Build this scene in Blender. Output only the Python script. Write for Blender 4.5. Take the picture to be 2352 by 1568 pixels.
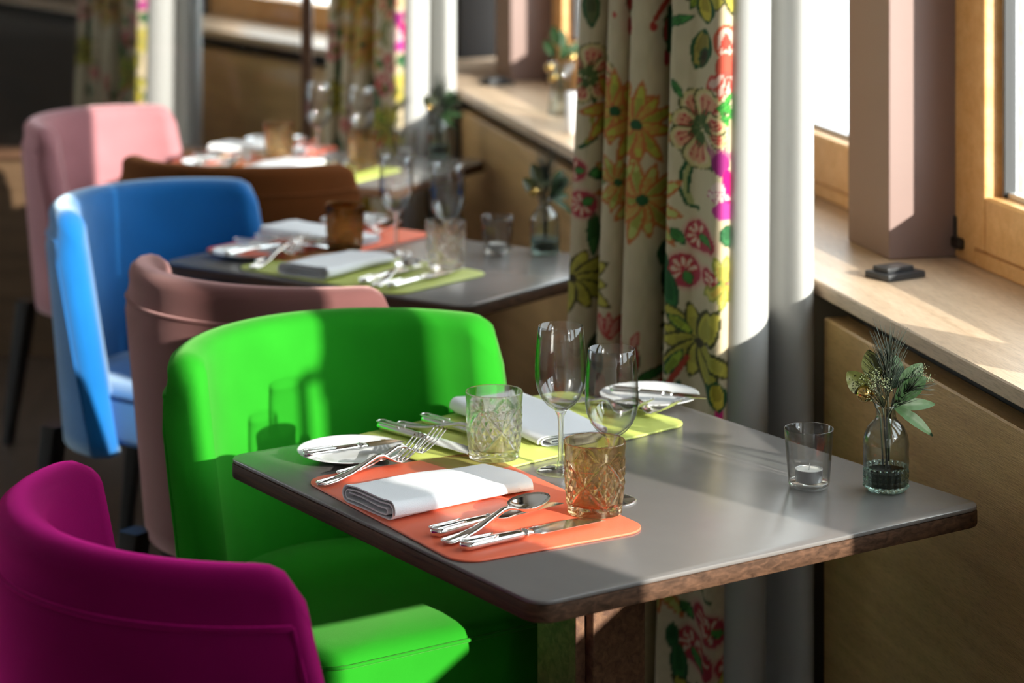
import bpy, math, random
import numpy as np
from mathutils import Vector, Matrix

for o in list(bpy.data.objects):
    bpy.data.objects.remove(o, do_unlink=True)
scene = bpy.context.scene
COL = scene.collection
random.seed(7)

# ---------------------------------------------------------------- camera, world, sun, exposure
FPX, V0, HCAM = 5631.0, -440.0, 1.70
cam = bpy.data.cameras.new('camera')
cam.sensor_width = 36.0
cam.lens = FPX / 2352 * 36.0
cam.shift_y = -(784 - V0) / 2352
cam.dof.use_dof = True
cam.dof.focus_distance = 3.36
cam.dof.aperture_fstop = 3.9
cam.clip_start = 0.05
camo = bpy.data.objects.new('camera', cam)
COL.objects.link(camo)
camo.location = (0, 0, HCAM)
camo.rotation_euler = (math.pi / 2, 0, 0)
scene.camera = camo

world = bpy.data.worlds.new('World')
scene.world = world
world.use_nodes = True
bg = world.node_tree.nodes['Background']
bg.inputs[0].default_value = (0.86, 0.95, 1.0, 1)
bg.inputs[1].default_value = 3.7

SUN_D = Vector((-0.68, 0.733, -0.300)).normalized()
sl = bpy.data.lights.new('sun', 'SUN')
sl.energy = 8.0
sl.angle = math.radians(0.6)
sl.color = (1.0, 0.93, 0.83)
suno = bpy.data.objects.new('sun', sl)
COL.objects.link(suno)
suno.rotation_euler = SUN_D.to_track_quat('-Z', 'Y').to_euler()
suno.location = (6, -6, 5)

scene.view_settings.view_transform = 'Standard'
scene.view_settings.look = 'None'
scene.view_settings.exposure = 0.8
scene.view_settings.gamma = 1.0
scene.view_settings.use_curve_mapping = False
scene.cycles.use_denoising = True
scene.cycles.transparent_max_bounces = 32
scene.cycles.sample_clamp_indirect = 6.0
scene.cycles.max_bounces = 14
scene.cycles.transmission_bounces = 14

# ---------------------------------------------------------------- materials
def new_mat(name):
    m = bpy.data.materials.new(name)
    m.use_nodes = True
    return m, m.node_tree.nodes, m.node_tree.links, m.node_tree.nodes['Principled BSDF']

def setin(b, **kw):
    for k, v in kw.items():
        b.inputs[k.replace('_', ' ')].default_value = v

def plain(name, col, rough=0.5, metal=0.0, var=0.0, vscale=30.0, bump=0.0, bscale=200.0, spec=None):
    m, n, l, b = new_mat(name)
    b.inputs['Base Color'].default_value = (*col, 1)
    b.inputs['Roughness'].default_value = rough
    b.inputs['Metallic'].default_value = metal
    if spec is not None:
        b.inputs['Specular IOR Level'].default_value = spec
    tc = n.new('ShaderNodeTexCoord')
    if var > 0:
        nz = n.new('ShaderNodeTexNoise'); nz.inputs['Scale'].default_value = vscale; nz.inputs['Detail'].default_value = 4
        l.new(tc.outputs['Object'], nz.inputs['Vector'])
        mx = n.new('ShaderNodeMix'); mx.data_type = 'RGBA'
        mx.inputs[6].default_value = (*[c * (1 - var) for c in col], 1)
        mx.inputs[7].default_value = (*[min(1, c * (1 + var)) for c in col], 1)
        l.new(nz.outputs['Fac'], mx.inputs[0]); l.new(mx.outputs[2], b.inputs['Base Color'])
    if bump > 0:
        nb = n.new('ShaderNodeTexNoise'); nb.inputs['Scale'].default_value = bscale; nb.inputs['Detail'].default_value = 3
        l.new(tc.outputs['Object'], nb.inputs['Vector'])
        bp = n.new('ShaderNodeBump'); bp.inputs['Strength'].default_value = bump; bp.inputs['Distance'].default_value = 0.002
        l.new(nb.outputs['Fac'], bp.inputs['Height']); l.new(bp.outputs['Normal'], b.inputs['Normal'])
    return m

def velvet(name, col, sheen_col, sheen=0.5):
    m, n, l, b = new_mat(name)
    tc = n.new('ShaderNodeTexCoord')
    nz = n.new('ShaderNodeTexNoise'); nz.inputs['Scale'].default_value = 9; nz.inputs['Detail'].default_value = 5
    l.new(tc.outputs['Object'], nz.inputs['Vector'])
    mx = n.new('ShaderNodeMix'); mx.data_type = 'RGBA'
    mx.inputs[6].default_value = (*[c * 0.82 for c in col], 1)
    mx.inputs[7].default_value = (*[min(1, c * 1.2) for c in col], 1)
    l.new(nz.outputs['Fac'], mx.inputs[0]); l.new(mx.outputs[2], b.inputs['Base Color'])
    setin(b, Roughness=0.85)
    b.inputs['Specular IOR Level'].default_value = 0.04
    b.inputs['Sheen Weight'].default_value = sheen
    b.inputs['Sheen Roughness'].default_value = 0.45
    b.inputs['Sheen Tint'].default_value = (*sheen_col, 1)
    nb = n.new('ShaderNodeTexNoise'); nb.inputs['Scale'].default_value = 900; nb.inputs['Detail'].default_value = 2
    l.new(tc.outputs['Object'], nb.inputs['Vector'])
    bp = n.new('ShaderNodeBump'); bp.inputs['Strength'].default_value = 0.35; bp.inputs['Distance'].default_value = 0.001
    l.new(nb.outputs['Fac'], bp.inputs['Height']); l.new(bp.outputs['Normal'], b.inputs['Normal'])
    return m

def wood(name, c1, c2, axis=0, scale=(2.0, 40.0, 40.0), rough=0.45, bump=0.25, spec=0.5):
    """grain stretched along the given local axis"""
    m, n, l, b = new_mat(name)
    tc = n.new('ShaderNodeTexCoord')
    mp = n.new('ShaderNodeMapping')
    s = [scale[1], scale[1], scale[2]]; s[axis] = scale[0]
    mp.inputs['Scale'].default_value = s
    l.new(tc.outputs['Object'], mp.inputs['Vector'])
    nz = n.new('ShaderNodeTexNoise'); nz.inputs['Scale'].default_value = 1.0; nz.inputs['Detail'].default_value = 6; nz.inputs['Distortion'].default_value = 0.6
    l.new(mp.outputs['Vector'], nz.inputs['Vector'])
    mp2 = n.new('ShaderNodeMapping')
    s2 = [scale[1] * 16, scale[1] * 16, scale[2] * 16]; s2[axis] = scale[0] * 14
    mp2.inputs['Scale'].default_value = s2
    l.new(tc.outputs['Object'], mp2.inputs['Vector'])
    nf = n.new('ShaderNodeTexNoise'); nf.inputs['Scale'].default_value = 1.0; nf.inputs['Detail'].default_value = 2
    l.new(mp2.outputs['Vector'], nf.inputs['Vector'])
    rp = n.new('ShaderNodeValToRGB')
    rp.color_ramp.elements[0].position = 0.32; rp.color_ramp.elements[0].color = (*c1, 1)
    rp.color_ramp.elements[1].position = 0.68; rp.color_ramp.elements[1].color = (*c2, 1)
    l.new(nz.outputs['Fac'], rp.inputs['Fac'])
    mx = n.new('ShaderNodeMix'); mx.data_type = 'RGBA'; mx.blend_type = 'MULTIPLY'
    rp2 = n.new('ShaderNodeValToRGB')
    rp2.color_ramp.elements[0].position = 0.36; rp2.color_ramp.elements[0].color = (0.72, 0.7, 0.68, 1)
    rp2.color_ramp.elements[1].position = 0.52; rp2.color_ramp.elements[1].color = (1, 1, 1, 1)
    l.new(nf.outputs['Fac'], rp2.inputs['Fac'])
    mx.inputs[0].default_value = 0.8
    l.new(rp.outputs['Color'], mx.inputs[6]); l.new(rp2.outputs['Color'], mx.inputs[7])
    l.new(mx.outputs[2], b.inputs['Base Color'])
    b.inputs['Roughness'].default_value = rough
    b.inputs['Specular IOR Level'].default_value = spec
    bp = n.new('ShaderNodeBump'); bp.inputs['Strength'].default_value = bump; bp.inputs['Distance'].default_value = 0.002
    l.new(nf.outputs['Fac'], bp.inputs['Height']); l.new(bp.outputs['Normal'], b.inputs['Normal'])
    return m

def thin_glass(name, tint=(1, 1, 1), refl=1.0, edge=0.35, rough=0.03):
    """thin-walled glass: clear in the middle, darker and more mirror-like at grazing angles"""
    m, n, l, b = new_mat(name)
    n.remove(b)
    out = n['Material Output']
    tr = n.new('ShaderNodeBsdfTransparent')
    gl = n.new('ShaderNodeBsdfGlossy'); gl.inputs['Roughness'].default_value = rough
    lw = n.new('ShaderNodeLayerWeight'); lw.inputs['Blend'].default_value = 0.5
    mx = n.new('ShaderNodeMix'); mx.data_type = 'RGBA'
    mx.inputs[6].default_value = (*tint, 1)
    mx.inputs[7].default_value = (*[t * edge for t in tint], 1)
    pw = n.new('ShaderNodeMath'); pw.operation = 'POWER'; pw.inputs[1].default_value = 2.5
    l.new(lw.outputs['Facing'], pw.inputs[0]); l.new(pw.outputs[0], mx.inputs[0]); l.new(mx.outputs[2], tr.inputs['Color'])
    p5 = n.new('ShaderNodeMath'); p5.operation = 'POWER'; p5.inputs[1].default_value = 5.0
    lf = n.new('ShaderNodeLayerWeight'); lf.inputs['Blend'].default_value = 0.5
    l.new(lf.outputs['Facing'], p5.inputs[0])
    ml = n.new('ShaderNodeMath'); ml.operation = 'MULTIPLY_ADD'; ml.inputs[1].default_value = 0.9 * min(refl, 1.1); ml.inputs[2].default_value = 0.04 * refl; ml.use_clamp = True
    l.new(p5.outputs[0], ml.inputs[0])
    ms = n.new('ShaderNodeMixShader')
    l.new(ml.outputs[0], ms.inputs[0]); l.new(tr.outputs[0], ms.inputs[1]); l.new(gl.outputs[0], ms.inputs[2])
    l.new(ms.outputs[0], out.inputs['Surface'])
    return m

def crystal(name, tint, trans_tint, mix=0.4, ior=1.5):
    """refracting glass that also lets part of the light straight through"""
    m, n, l, b = new_mat(name)
    n.remove(b)
    out = n['Material Output']
    g = n.new('ShaderNodeBsdfGlass'); g.inputs['Color'].default_value = (*tint, 1); g.inputs['IOR'].default_value = ior
    g.inputs['Roughness'].default_value = 0.0
    tr = n.new('ShaderNodeBsdfTransparent'); tr.inputs['Color'].default_value = (*trans_tint, 1)
    ms = n.new('ShaderNodeMixShader'); ms.inputs[0].default_value = mix
    l.new(g.outputs[0], ms.inputs[1]); l.new(tr.outputs[0], ms.inputs[2]); l.new(ms.outputs[0], out.inputs['Surface'])
    return m

M = {}
M['table_top'] = plain('dark grey laminate', (0.165, 0.153, 0.147), 0.26, var=0.08, vscale=14, bump=0.03, bscale=900, spec=0.8)
M['walnut'] = wood('walnut edge', (0.040, 0.021, 0.012), (0.12, 0.062, 0.036), axis=0, scale=(5, 60, 160), rough=0.6, spec=0.12)
M['walnut_v'] = wood('dark walnut post', (0.075, 0.030, 0.016), (0.20, 0.10, 0.05), axis=2, scale=(90, 90, 4), rough=0.5)
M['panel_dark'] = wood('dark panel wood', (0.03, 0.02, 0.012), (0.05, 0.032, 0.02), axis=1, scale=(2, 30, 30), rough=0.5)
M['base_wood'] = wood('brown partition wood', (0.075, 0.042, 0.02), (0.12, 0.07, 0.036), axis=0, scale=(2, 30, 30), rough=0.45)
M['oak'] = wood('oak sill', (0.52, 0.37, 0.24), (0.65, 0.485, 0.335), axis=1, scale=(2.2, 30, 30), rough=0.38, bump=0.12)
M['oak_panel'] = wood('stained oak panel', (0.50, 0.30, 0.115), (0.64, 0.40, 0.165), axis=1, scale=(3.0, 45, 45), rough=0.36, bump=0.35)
M['dark_gap'] = plain('dark recess paint', (0.02, 0.017, 0.015), 0.8)
M['pine'] = wood('window pine', (0.70, 0.36, 0.115), (0.82, 0.47, 0.19), axis=2, scale=(40, 40, 2.5), rough=0.4, bump=0.05)
M['taupe'] = plain('taupe pier paint', (0.235, 0.155, 0.135), 0.55, var=0.04, vscale=8)
M['stucco'] = plain('white roughcast', (0.66, 0.67, 0.68), 0.9, var=0.12, vscale=45, bump=1.0, bscale=50)
M['plaster'] = plain('off-white plaster', (0.74, 0.71, 0.66), 0.9)
M['ceil'] = plain('ceiling plaster', (0.78, 0.76, 0.73), 0.9)
M['floor'] = wood('dark parquet', (0.045, 0.028, 0.018), (0.085, 0.055, 0.038), axis=1, scale=(1.5, 14, 14), rough=0.45, bump=0.1)
M['gasket'] = plain('grey glazing spacer', (0.55, 0.56, 0.57), 0.35, metal=0.6)
M['rubber'] = plain('black seal', (0.02, 0.02, 0.02), 0.6)
M['dark_metal'] = plain('dark metal', (0.05, 0.045, 0.04), 0.4, metal=0.8)
M['chrome'] = plain('polished steel', (0.86, 0.85, 0.83), 0.10, metal=1.0, var=0.04, vscale=60)
M['china'] = plain('white china', (0.64, 0.65, 0.66), 0.12, spec=0.6)
M['gold_print'] = plain('gold print', (0.55, 0.36, 0.10), 0.3, metal=0.6)
M['napkin'] = plain('white linen', (0.80, 0.81, 0.84), 0.85, bump=0.25, bscale=700)
M['orange'] = plain('orange leatherette', (0.83, 0.155, 0.075), 0.42, bump=0.15, bscale=700)
M['lime'] = plain('lime leatherette', (0.50, 0.56, 0.13), 0.42, bump=0.15, bscale=700)
M['black'] = plain('black plastic', (0.03, 0.032, 0.035), 0.35)
M['black_leg'] = plain('black lacquered leg', (0.012, 0.011, 0.011), 0.4)
M['lining'] = plain('white curtain lining', (0.40, 0.40, 0.385), 0.9, bump=0.15, bscale=500)
M['bowl_glass'] = thin_glass('wine bowl glass', (0.985, 0.985, 0.985), 1.6, 0.30)
M['stem_glass'] = crystal('solid clear glass', (1, 1, 1), (0.97, 0.97, 0.97), 0.35)
M['cut_clear'] = crystal('smoky cut crystal', (1.0, 0.975, 0.95), (0.95, 0.93, 0.90), 0.25)
M['cut_amber'] = crystal('amber cut crystal', (0.93, 0.84, 0.70), (0.76, 0.66, 0.52), 0.25)
M['cut_dark'] = crystal('dark amber crystal', (0.80, 0.62, 0.40), (0.50, 0.38, 0.25), 0.25)
M['tea_glass'] = thin_glass('tealight glass', (0.955, 0.95, 0.935), 1.5, 0.32)
M['tea_base'] = crystal('thick glass base', (0.96, 0.97, 0.96), (0.9, 0.9, 0.9), 0.35)
M['vase_glass'] = thin_glass('vase glass', (0.93, 0.96, 0.94), 1.6, 0.28)
M['vase_bead'] = crystal('beaded vase glass', (0.85, 0.95, 0.92), (0.8, 0.88, 0.85), 0.3)
M['water'] = crystal('dark refraction water', (0.35, 0.33, 0.28), (0.10, 0.10, 0.08), 0.6, 1.33)  # clear water; its dark tint imitates refraction of the dark surroundings
M['pane'] = thin_glass('window pane', (0.97, 0.985, 0.985), 1.0, 0.8)
M['partition'] = thin_glass('partition pane', (0.86, 0.86, 0.86), 0.9, 0.6)
M['wax'] = plain('white wax', (0.80, 0.80, 0.78), 0.5)
M['alu'] = plain('aluminium cup', (0.55, 0.55, 0.57), 0.38, metal=0.85)
M['gold'] = plain('gold bauble', (0.60, 0.40, 0.13), 0.08, metal=1.0)
M['leaf'] = plain('glossy green leaf', (0.016, 0.042, 0.012), 0.55, spec=0.25, var=0.4, vscale=40)
M['leaf_olive'] = plain('olive leaf', (0.045, 0.052, 0.012), 0.42, spec=0.35, var=0.35, vscale=40)
M['needle'] = plain('pine needle green', (0.012, 0.020, 0.010), 0.6)
M['stem'] = plain('green stem', (0.018, 0.024, 0.010), 0.5)
M['filler'] = plain('pale green blossom', (0.13, 0.16, 0.08), 0.7)
M['candle'] = plain('white candle wax', (0.78, 0.78, 0.80), 0.4)

VEL = {
    'fuchsia': velvet('fuchsia velvet', (0.135, 0.0006, 0.048), (1.0, 0.03, 0.40), 1.0),
    'green': velvet('green velvet', (0.016, 0.235, 0.012), (0.45, 1.0, 0.30), 0.30),
    'rose': velvet('dusty rose velvet', (0.145, 0.061, 0.058), (1.0, 0.60, 0.58), 0.9),
    'blue': velvet('blue velvet', (0.007, 0.125, 0.385), (0.70, 0.88, 1.0), 1.0),
    'brown': velvet('russet brown velvet', (0.10, 0.030, 0.008), (1.0, 0.45, 0.2), 0.35),
    'pink': velvet('pale pink velvet', (0.36, 0.16, 0.175), (1.0, 0.70, 0.72), 0.6),
}

# ---------------------------------------------------------------- mesh helpers
def link(o, parent=None):
    COL.objects.link(o)
    if parent is not None:
        o.parent = parent
    return o

def mesh(name, verts, faces, mat, parent=None, smooth=True, loc=None, rz=None, sharp=None):
    me = bpy.data.meshes.new(name)
    me.from_pydata([tuple(v) for v in verts], [], faces)
    me.materials.append(mat)
    if smooth:
        me.polygons.foreach_set('use_smooth', [True] * len(me.polygons))
        if sharp is not None:
            me.update()
            me.set_sharp_from_angle(angle=math.radians(sharp))
    me.update()
    o = bpy.data.objects.new(name, me)
    link(o, parent)
    if loc is not None:
        o.location = loc
    if rz is not None:
        o.rotation_euler = (0, 0, rz)
    return o

def tag(o, label=None, cat=None, group=None, kind=None):
    if label: o['label'] = label
    if cat: o['category'] = cat
    if group: o['group'] = group
    if kind: o['kind'] = kind
    return o

def thing(name, label, cat, loc=(0, 0, 0), rz=0.0, group=None):
    o = bpy.data.objects.new(name, None)
    o.empty_display_size = 0.05
    link(o)
    o.location = loc
    o.rotation_euler = (0, 0, rz)
    return tag(o, label, cat, group)

def copy_tree(o, parent=None, swap=None):
    c = o.copy()
    link(c, parent)
    for ch in list(o.children):
        copy_tree(ch, c, swap)
    return c

class MB:
    """collects several shapes into one mesh"""
    def __init__(s):
        s.v = []; s.f = []
    def add(s, vf):
        k = len(s.v)
        s.v += [tuple(a) for a in vf[0]]
        s.f += [tuple(i + k for i in fa) for fa in vf[1]]
        return s
    def build(s, name, mat, parent=None, **kw):
        return mesh(name, s.v, s.f, mat, parent, **kw)

def loft(rings, cap0=True, cap1=True, closed=True):
    n = len(rings[0]); v = []; f = []
    for r in rings:
        v += [tuple(p) for p in r]
    for i in range(len(rings) - 1):
        for j in range(n if closed else n - 1):
            a = i * n + j; b = i * n + (j + 1) % n
            f.append((a, b, b + n, a + n))
    if cap0: f.append(tuple(range(n - 1, -1, -1)))
    if cap1: f.append(tuple(range((len(rings) - 1) * n, len(rings) * n)))
    return v, f

def lathe(profile, seg=48, fn=None, cap0=False, cap1=False):
    rings = []
    for (r, z) in profile:
        ring = []
        for j in range(seg):
            a = 2 * math.pi * j / seg
            rr = max(r, 1e-5)
            if fn: rr = fn(rr, z, a)
            ring.append((rr * math.cos(a), rr * math.sin(a), z))
        rings.append(ring)
    return loft(rings, cap0, cap1)

def rr(w, h, r, seg=6, cx=0.0, cy=0.0):
    r = max(min(r, w / 2 - 1e-5, h / 2 - 1e-5), 1e-5)
    pts = []
    for (sx, sy, a0) in ((1, 1, 0), (-1, 1, 90), (-1, -1, 180), (1, -1, 270)):
        for k in range(seg + 1):
            a = math.radians(a0 + 90 * k / seg)
            pts.append((cx + sx * (w / 2 - r) + r * math.cos(a), cy + sy * (h / 2 - r) + r * math.sin(a)))
    return pts

def slab(w, h, r, z0, z1, bev=0.002, seg=6, cx=0.0, cy=0.0, bseg=2):
    rings = []
    for k in range(bseg + 1):
        a = math.pi / 2 * k / bseg
        d = bev * (1 - math.sin(a)); z = z0 + bev * (1 - math.cos(a))
        rings.append([(x, y, z) for x, y in rr(w - 2 * d, h - 2 * d, r - d, seg, cx, cy)])
    for k in range(bseg + 1):
        a = math.pi / 2 * k / bseg
        d = bev * (1 - math.cos(a)); z = z1 - bev * (1 - math.sin(a))
        rings.append([(x, y, z) for x, y in rr(w - 2 * d, h - 2 * d, r - d, seg, cx, cy)])
    return loft(rings)

def box(x0, x1, y0, y1, z0, z1, bev=0.002):
    return slab(x1 - x0, y1 - y0, bev * 1.01, z0, z1, min(bev, (z1 - z0) * 0.45), 2, (x0 + x1) / 2, (y0 + y1) / 2, 1)

def tube(path, rad, seg=8):
    path = [Vector(p) for p in path]
    rings = []
    up = Vector((0, 0, 1))
    prev = None
    for i, p in enumerate(path):
        d = (path[min(i + 1, len(path) - 1)] - path[max(i - 1, 0)]).normalized()
        if prev is None:
            ref = up if abs(d.z) < 0.9 else Vector((1, 0, 0))
            s = d.cross(ref).normalized()
        else:
            s = (prev - d * prev.dot(d)).normalized()
        prev = s
        t = d.cross(s)
        r = rad(i / (len(path) - 1)) if callable(rad) else rad
        rings.append([p + (s * math.cos(2 * math.pi * k / seg) + t * math.sin(2 * math.pi * k / seg)) * r for k in range(seg)])
    return loft(rings)

def xsec(x, hw, hh, zc, n=12, yc=0.0, e=1.0):
    """elliptical cross-section at x"""
    out = []
    for k in range(n):
        a = 2 * math.pi * k / n
        c, s = math.cos(a), math.sin(a)
        out.append((x, yc + hw * math.copysign(abs(c) ** e, c), zc + hh * math.copysign(abs(s) ** e, s)))
    return out

# ---------------------------------------------------------------- the room's frame
S0 = Vector((0.150, 5.7095)); WD = Vector((-0.22977, 0.97325)); WN = Vector((-0.97325, -0.22977))
WANG = math.atan2(WN.y, WN.x)          # local x = into the room (b), local y = ... see wall_local
# wall-local frame: x = b (into the room), y = -a ... keep right-handed: x along N, y along -D
WROT = math.atan2(WN.y, WN.x)
def wl(a, b, z=0.0):
    p = S0 + WD * a + WN * b
    return (p.x, p.y, z)
# a mesh built in (b, -a, z) coordinates and placed with this location/rotation lands on the wall
WLOC = (S0.x, S0.y, 0.0)
def wbox(a0, a1, b0, b1, z0, z1, bev=0.002):
    return box(min(b0, b1), max(b0, b1), -max(a0, a1), -min(a0, a1), z0, z1, bev)
def wobj(name, vf, mat, parent=None, **kw):
    if parent is None:
        return mesh(name, vf[0], vf[1], mat, None, loc=WLOC, rz=WROT, smooth=False, **kw)
    return mesh(name, vf[0], vf[1], mat, parent, smooth=False, **kw)

PER = 2.922
PIER = [-8.2, -4.70, -1.448, 1.474]
A_MIN, A_BEND = -8.4, 2.06
SILL_Z, HEAD_Z, CEIL_Z = 0.90, 2.25, 2.75

tag(mesh('floor', *box(-4.6, 2.6, -3.2, 12.5, -0.05, 0.0), M['floor'], smooth=False), 'dark wooden parquet floor under the tables', 'floor', kind='structure')
_c = [(-4.6, -3.2), (2.45, -3.2)] + [wl(a_, -0.5)[:2] for a_ in (A_MIN, A_BEND)] + [(-2.4, 11.8), (-2.4, 12.5), (-4.6, 12.5)]
tag(mesh('ceiling', *loft([[(x, y, z_) for x, y in _c] for z_ in (CEIL_Z, CEIL_Z + 0.05)]), M['ceil'], smooth=False), 'plain pale ceiling above the dining room', 'ceiling', kind='structure')
mb = MB().add(box(-4.6, -4.5, -3.2, 5.8, 0, CEIL_Z)).add(box(-4.6, -4.5, 7.4, 12.5, 0, CEIL_Z)).add(box(-4.6, -4.5, 5.8, 7.4, 0, 0.8)).add(box(-4.6, -4.5, 5.8, 7.4, 2.5, CEIL_Z))
tag(mesh('wall_left', mb.v, mb.f, M['plaster'], smooth=False), 'plain pale wall opposite the windows', 'wall', kind='structure')
tag(mesh('wall_end', *box(-4.6, -1.5, 12.3, 12.4, 0, CEIL_Z), M['base_wood'], smooth=False), 'dark wooden wall at the far end of the room', 'wall', kind='structure')
tag(mesh('wall_front', *box(-4.5, 2.4, -3.2, -3.1, 0, CEIL_Z), M['plaster'], smooth=False), 'plain pale wall behind the viewer', 'wall', kind='structure')

# window wall: parapet below the sill and lintel above the windows
mb = MB().add(wbox(A_MIN, A_BEND, -0.50, -0.05, 0.0, SILL_Z - 0.026)).add(wbox(A_MIN, A_BEND, -0.50, -0.19, HEAD_Z, CEIL_Z)).add(wbox(-5.75, PIER[1], -0.45, -0.19, SILL_Z, HEAD_Z))
wall_right = wobj('wall_right', (mb.v, mb.f), M['dark_gap'])
tag(wall_right, 'dark parapet and lintel of the window wall', 'wall', kind='structure')
for k in range(4):
    a0 = (A_MIN if k == 0 else PIER[k - 1] + 0.40); a1 = PIER[k] - 0.17
    if k == 0: a1 = PIER[0] - 0.17
    p = wobj('wood_panel', wbox(a0, a1, -0.05, -0.004, 0.06, 0.842, 0.003), M['oak_panel'], wall_right)
p = wobj('wood_panel', wbox(PIER[3] + 0.40, A_BEND - 0.01, -0.05, -0.004, 0.06, 0.842, 0.003), M['oak_panel'], wall_right)
sill = wobj('trim_1', wbox(A_MIN, A_BEND + 0.02, -0.50, 0.0, SILL_Z - 0.026, SILL_Z, 0.0025), M['oak'])
tag(sill, 'deep oak window sill running along the window wall', 'window sill', kind='structure')
for k, pa in enumerate(PIER):
    o = wobj('wall_pier', wbox(pa, pa + 0.20, -0.45, -0.19, SILL_Z, HEAD_Z + 0.001, 0.003), M['taupe'])
    tag(o, ['taupe pier between windows, behind the viewer', 'taupe pier between windows, beside the viewer', 'taupe pier between windows with a sunlit strip, beside the pine window',
            'taupe pier between windows near the far table, partly hidden by curtain'][k], 'pier', kind='structure')
o = mesh('exterior_wall', *box(1.42, 6.0, 8.0, 8.2, -0.5, 6.0), M['stucco'], smooth=False)
tag(o, 'white roughcast house wall outside the pine window', 'wall', kind='structure')

def window(n, a0, a1, mulls, handles=(), label=''):
    """pine casement window between a0 and a1 with mullions centred at the given places"""
    w = thing('window_%d' % n, label, 'window', WLOC, WROT)
    w['kind'] = 'structure'
    zb, zt = SILL_Z, HEAD_Z
    bi, bo = -0.315, -0.40
    mk = lambda nm, args, m='pine': wobj(nm, wbox(*args), M[m], w)
    mk('frame_jamb', (a1 - 0.085, a1, bo, bi, zb, zt, 0.004)); mk('frame_jamb', (a0, a0 + 0.085, bo, bi, zb, zt, 0.004))
    mk('frame_rail', (a0 + 0.085, a1 - 0.085, bo, bi, zb, zb + 0.028, 0.003)); mk('frame_rail', (a0 + 0.085, a1 - 0.085, bo, bi, zt - 0.06, zt, 0.003))
    for m in mulls:
        mk('mullion', (m - 0.032, m + 0.032, bo, bi, zb + 0.028, zt - 0.06, 0.004))
    edges = [a0 + 0.085] + [x for m in mulls for x in (m - 0.032, m + 0.032)] + [a1 - 0.085]
    for i in range(0, len(edges), 2):
        l, r = edges[i], edges[i + 1]
        s = wobj('sash', wbox(l, l + 0.050, bo + 0.012, bi + 0.004, zb + 0.030, zt - 0.062, 0.005), M['pine'], w)
        wobj('stile', wbox(r - 0.050, r, bo + 0.012, bi + 0.004, zb + 0.030, zt - 0.062, 0.005), M['pine'], s)
        wobj('bottom_rail', wbox(l + 0.050, r - 0.050, bo + 0.012, bi + 0.003, zb + 0.030, zb + 0.128, 0.005), M['pine'], s)
        wobj('top_rail', wbox(l + 0.050, r - 0.050, bo + 0.012, bi + 0.003, zt - 0.13, zt - 0.062, 0.005), M['pine'], s)
        z0, z1 = zb + 0.128, zt - 0.13
        g = MB()
        g.add(wbox(l + 0.050, l + 0.067, -0.366, -0.345, z0, z1, 0.001)).add(wbox(r - 0.067, r - 0.050, -0.366, -0.345, z0, z1, 0.001))
        g.add(wbox(l + 0.067, r - 0.067, -0.366, -0.345, z0, z0 + 0.010, 0.001)).add(wbox(l + 0.067, r - 0.067, -0.366, -0.345, z1 - 0.010, z1, 0.001))
        wobj('glazing_spacer', (g.v, g.f), M['gasket'], s)
        g = MB()
        g.add(wbox(l + 0.067, l + 0.071, -0.362, -0.340, z0, z1, 0.001)).add(wbox(r - 0.071, r - 0.067, -0.362, -0.340, z0, z1, 0.001))
        wobj('seal', (g.v, g.f), M['rubber'], s)
        wobj('pane', wbox(l + 0.058, r - 0.058, -0.357, -0.353, z0 + 0.002, z1 - 0.002, 0.0008), M['pane'], s)
    # hinge by the far jamb
    h = MB().add(wbox(a1 - 0.012, a1 + 0.002, bi - 0.004, bi + 0.003, zb + 0.015, zb + 0.075, 0.003)).add(wbox(a1 - 0.045, a1 - 0.008, bi, bi + 0.012, zb + 0.020, zb + 0.040, 0.003))
    wobj('hinge', (h.v, h.f), M['dark_metal'], w)
    for (ha, hz) in handles:
        pth = [(bi + 0.012, -ha, hz + 0.055), (bi + 0.055, -ha, hz + 0.055), (bi + 0.062, -ha, hz + 0.048), (bi + 0.062, -ha, hz - 0.07), (bi + 0.058, -ha, hz - 0.08)]
        hh = MB().add(tube(pth, 0.010, 10)).add(wbox(ha - 0.015, ha + 0.015, bi + 0.008, bi + 0.022, hz + 0.02, hz + 0.09, 0.003))
        wobj('window_handle', (hh.v, hh.f), M['dark_metal'], w)
    return w

window(1, PIER[1] + 0.2, PIER[2], (-3.48, -2.70), ((-3.525, 1.40),), 'large pine casement window beside the front table')
window(2, PIER[2] + 0.2, PIER[3], (0.0,), ((-0.08, 1.34),), 'pine casement window behind the long curtain')
window(3, PIER[0] + 0.2, -5.75, (-6.9,), ((-6.98, 1.34),), 'pine casement window added unseen behind the viewer, for fill daylight')  # unseen opening, added to bring fill daylight from the viewer's side
window(4, PIER[3] + 0.2, A_BEND - 0.02, (), (), 'narrow pine window by the bend of the wall')

# the wall bends beyond the far table
w = thing('window_7', 'wide pine window added unseen in the wall opposite, for fill daylight', 'window', (-4.55, 6.6, 0)); w['kind'] = 'structure'  # added out of view so that daylight fills the shaded window wall
for k in range(3):
    y = -0.8 + 0.8 * k
    mesh('mullion', *box(-0.04, 0.04, y - 0.04, y + 0.04, 0.8, 2.5, 0.003), M['pine'], w, smooth=False)
    if k < 2:
        mesh('pane', *box(-0.003, 0.003, y + 0.04, y + 0.76, 0.8, 2.5, 0.001), M['pane'], w, smooth=False)
BD = S0 + WD * A_BEND
BE = Vector((-0.559, 0.829)); BN = Vector((-0.829, -0.559)); BROT = math.atan2(BN.y, BN.x); BLOC = (BD.x, BD.y, 0.0)
def bobj(name, vf, mat, parent=None):
    return mesh(name, vf[0], vf[1], mat, parent, smooth=False, **({} if parent else dict(loc=BLOC, rz=BROT)))
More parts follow.
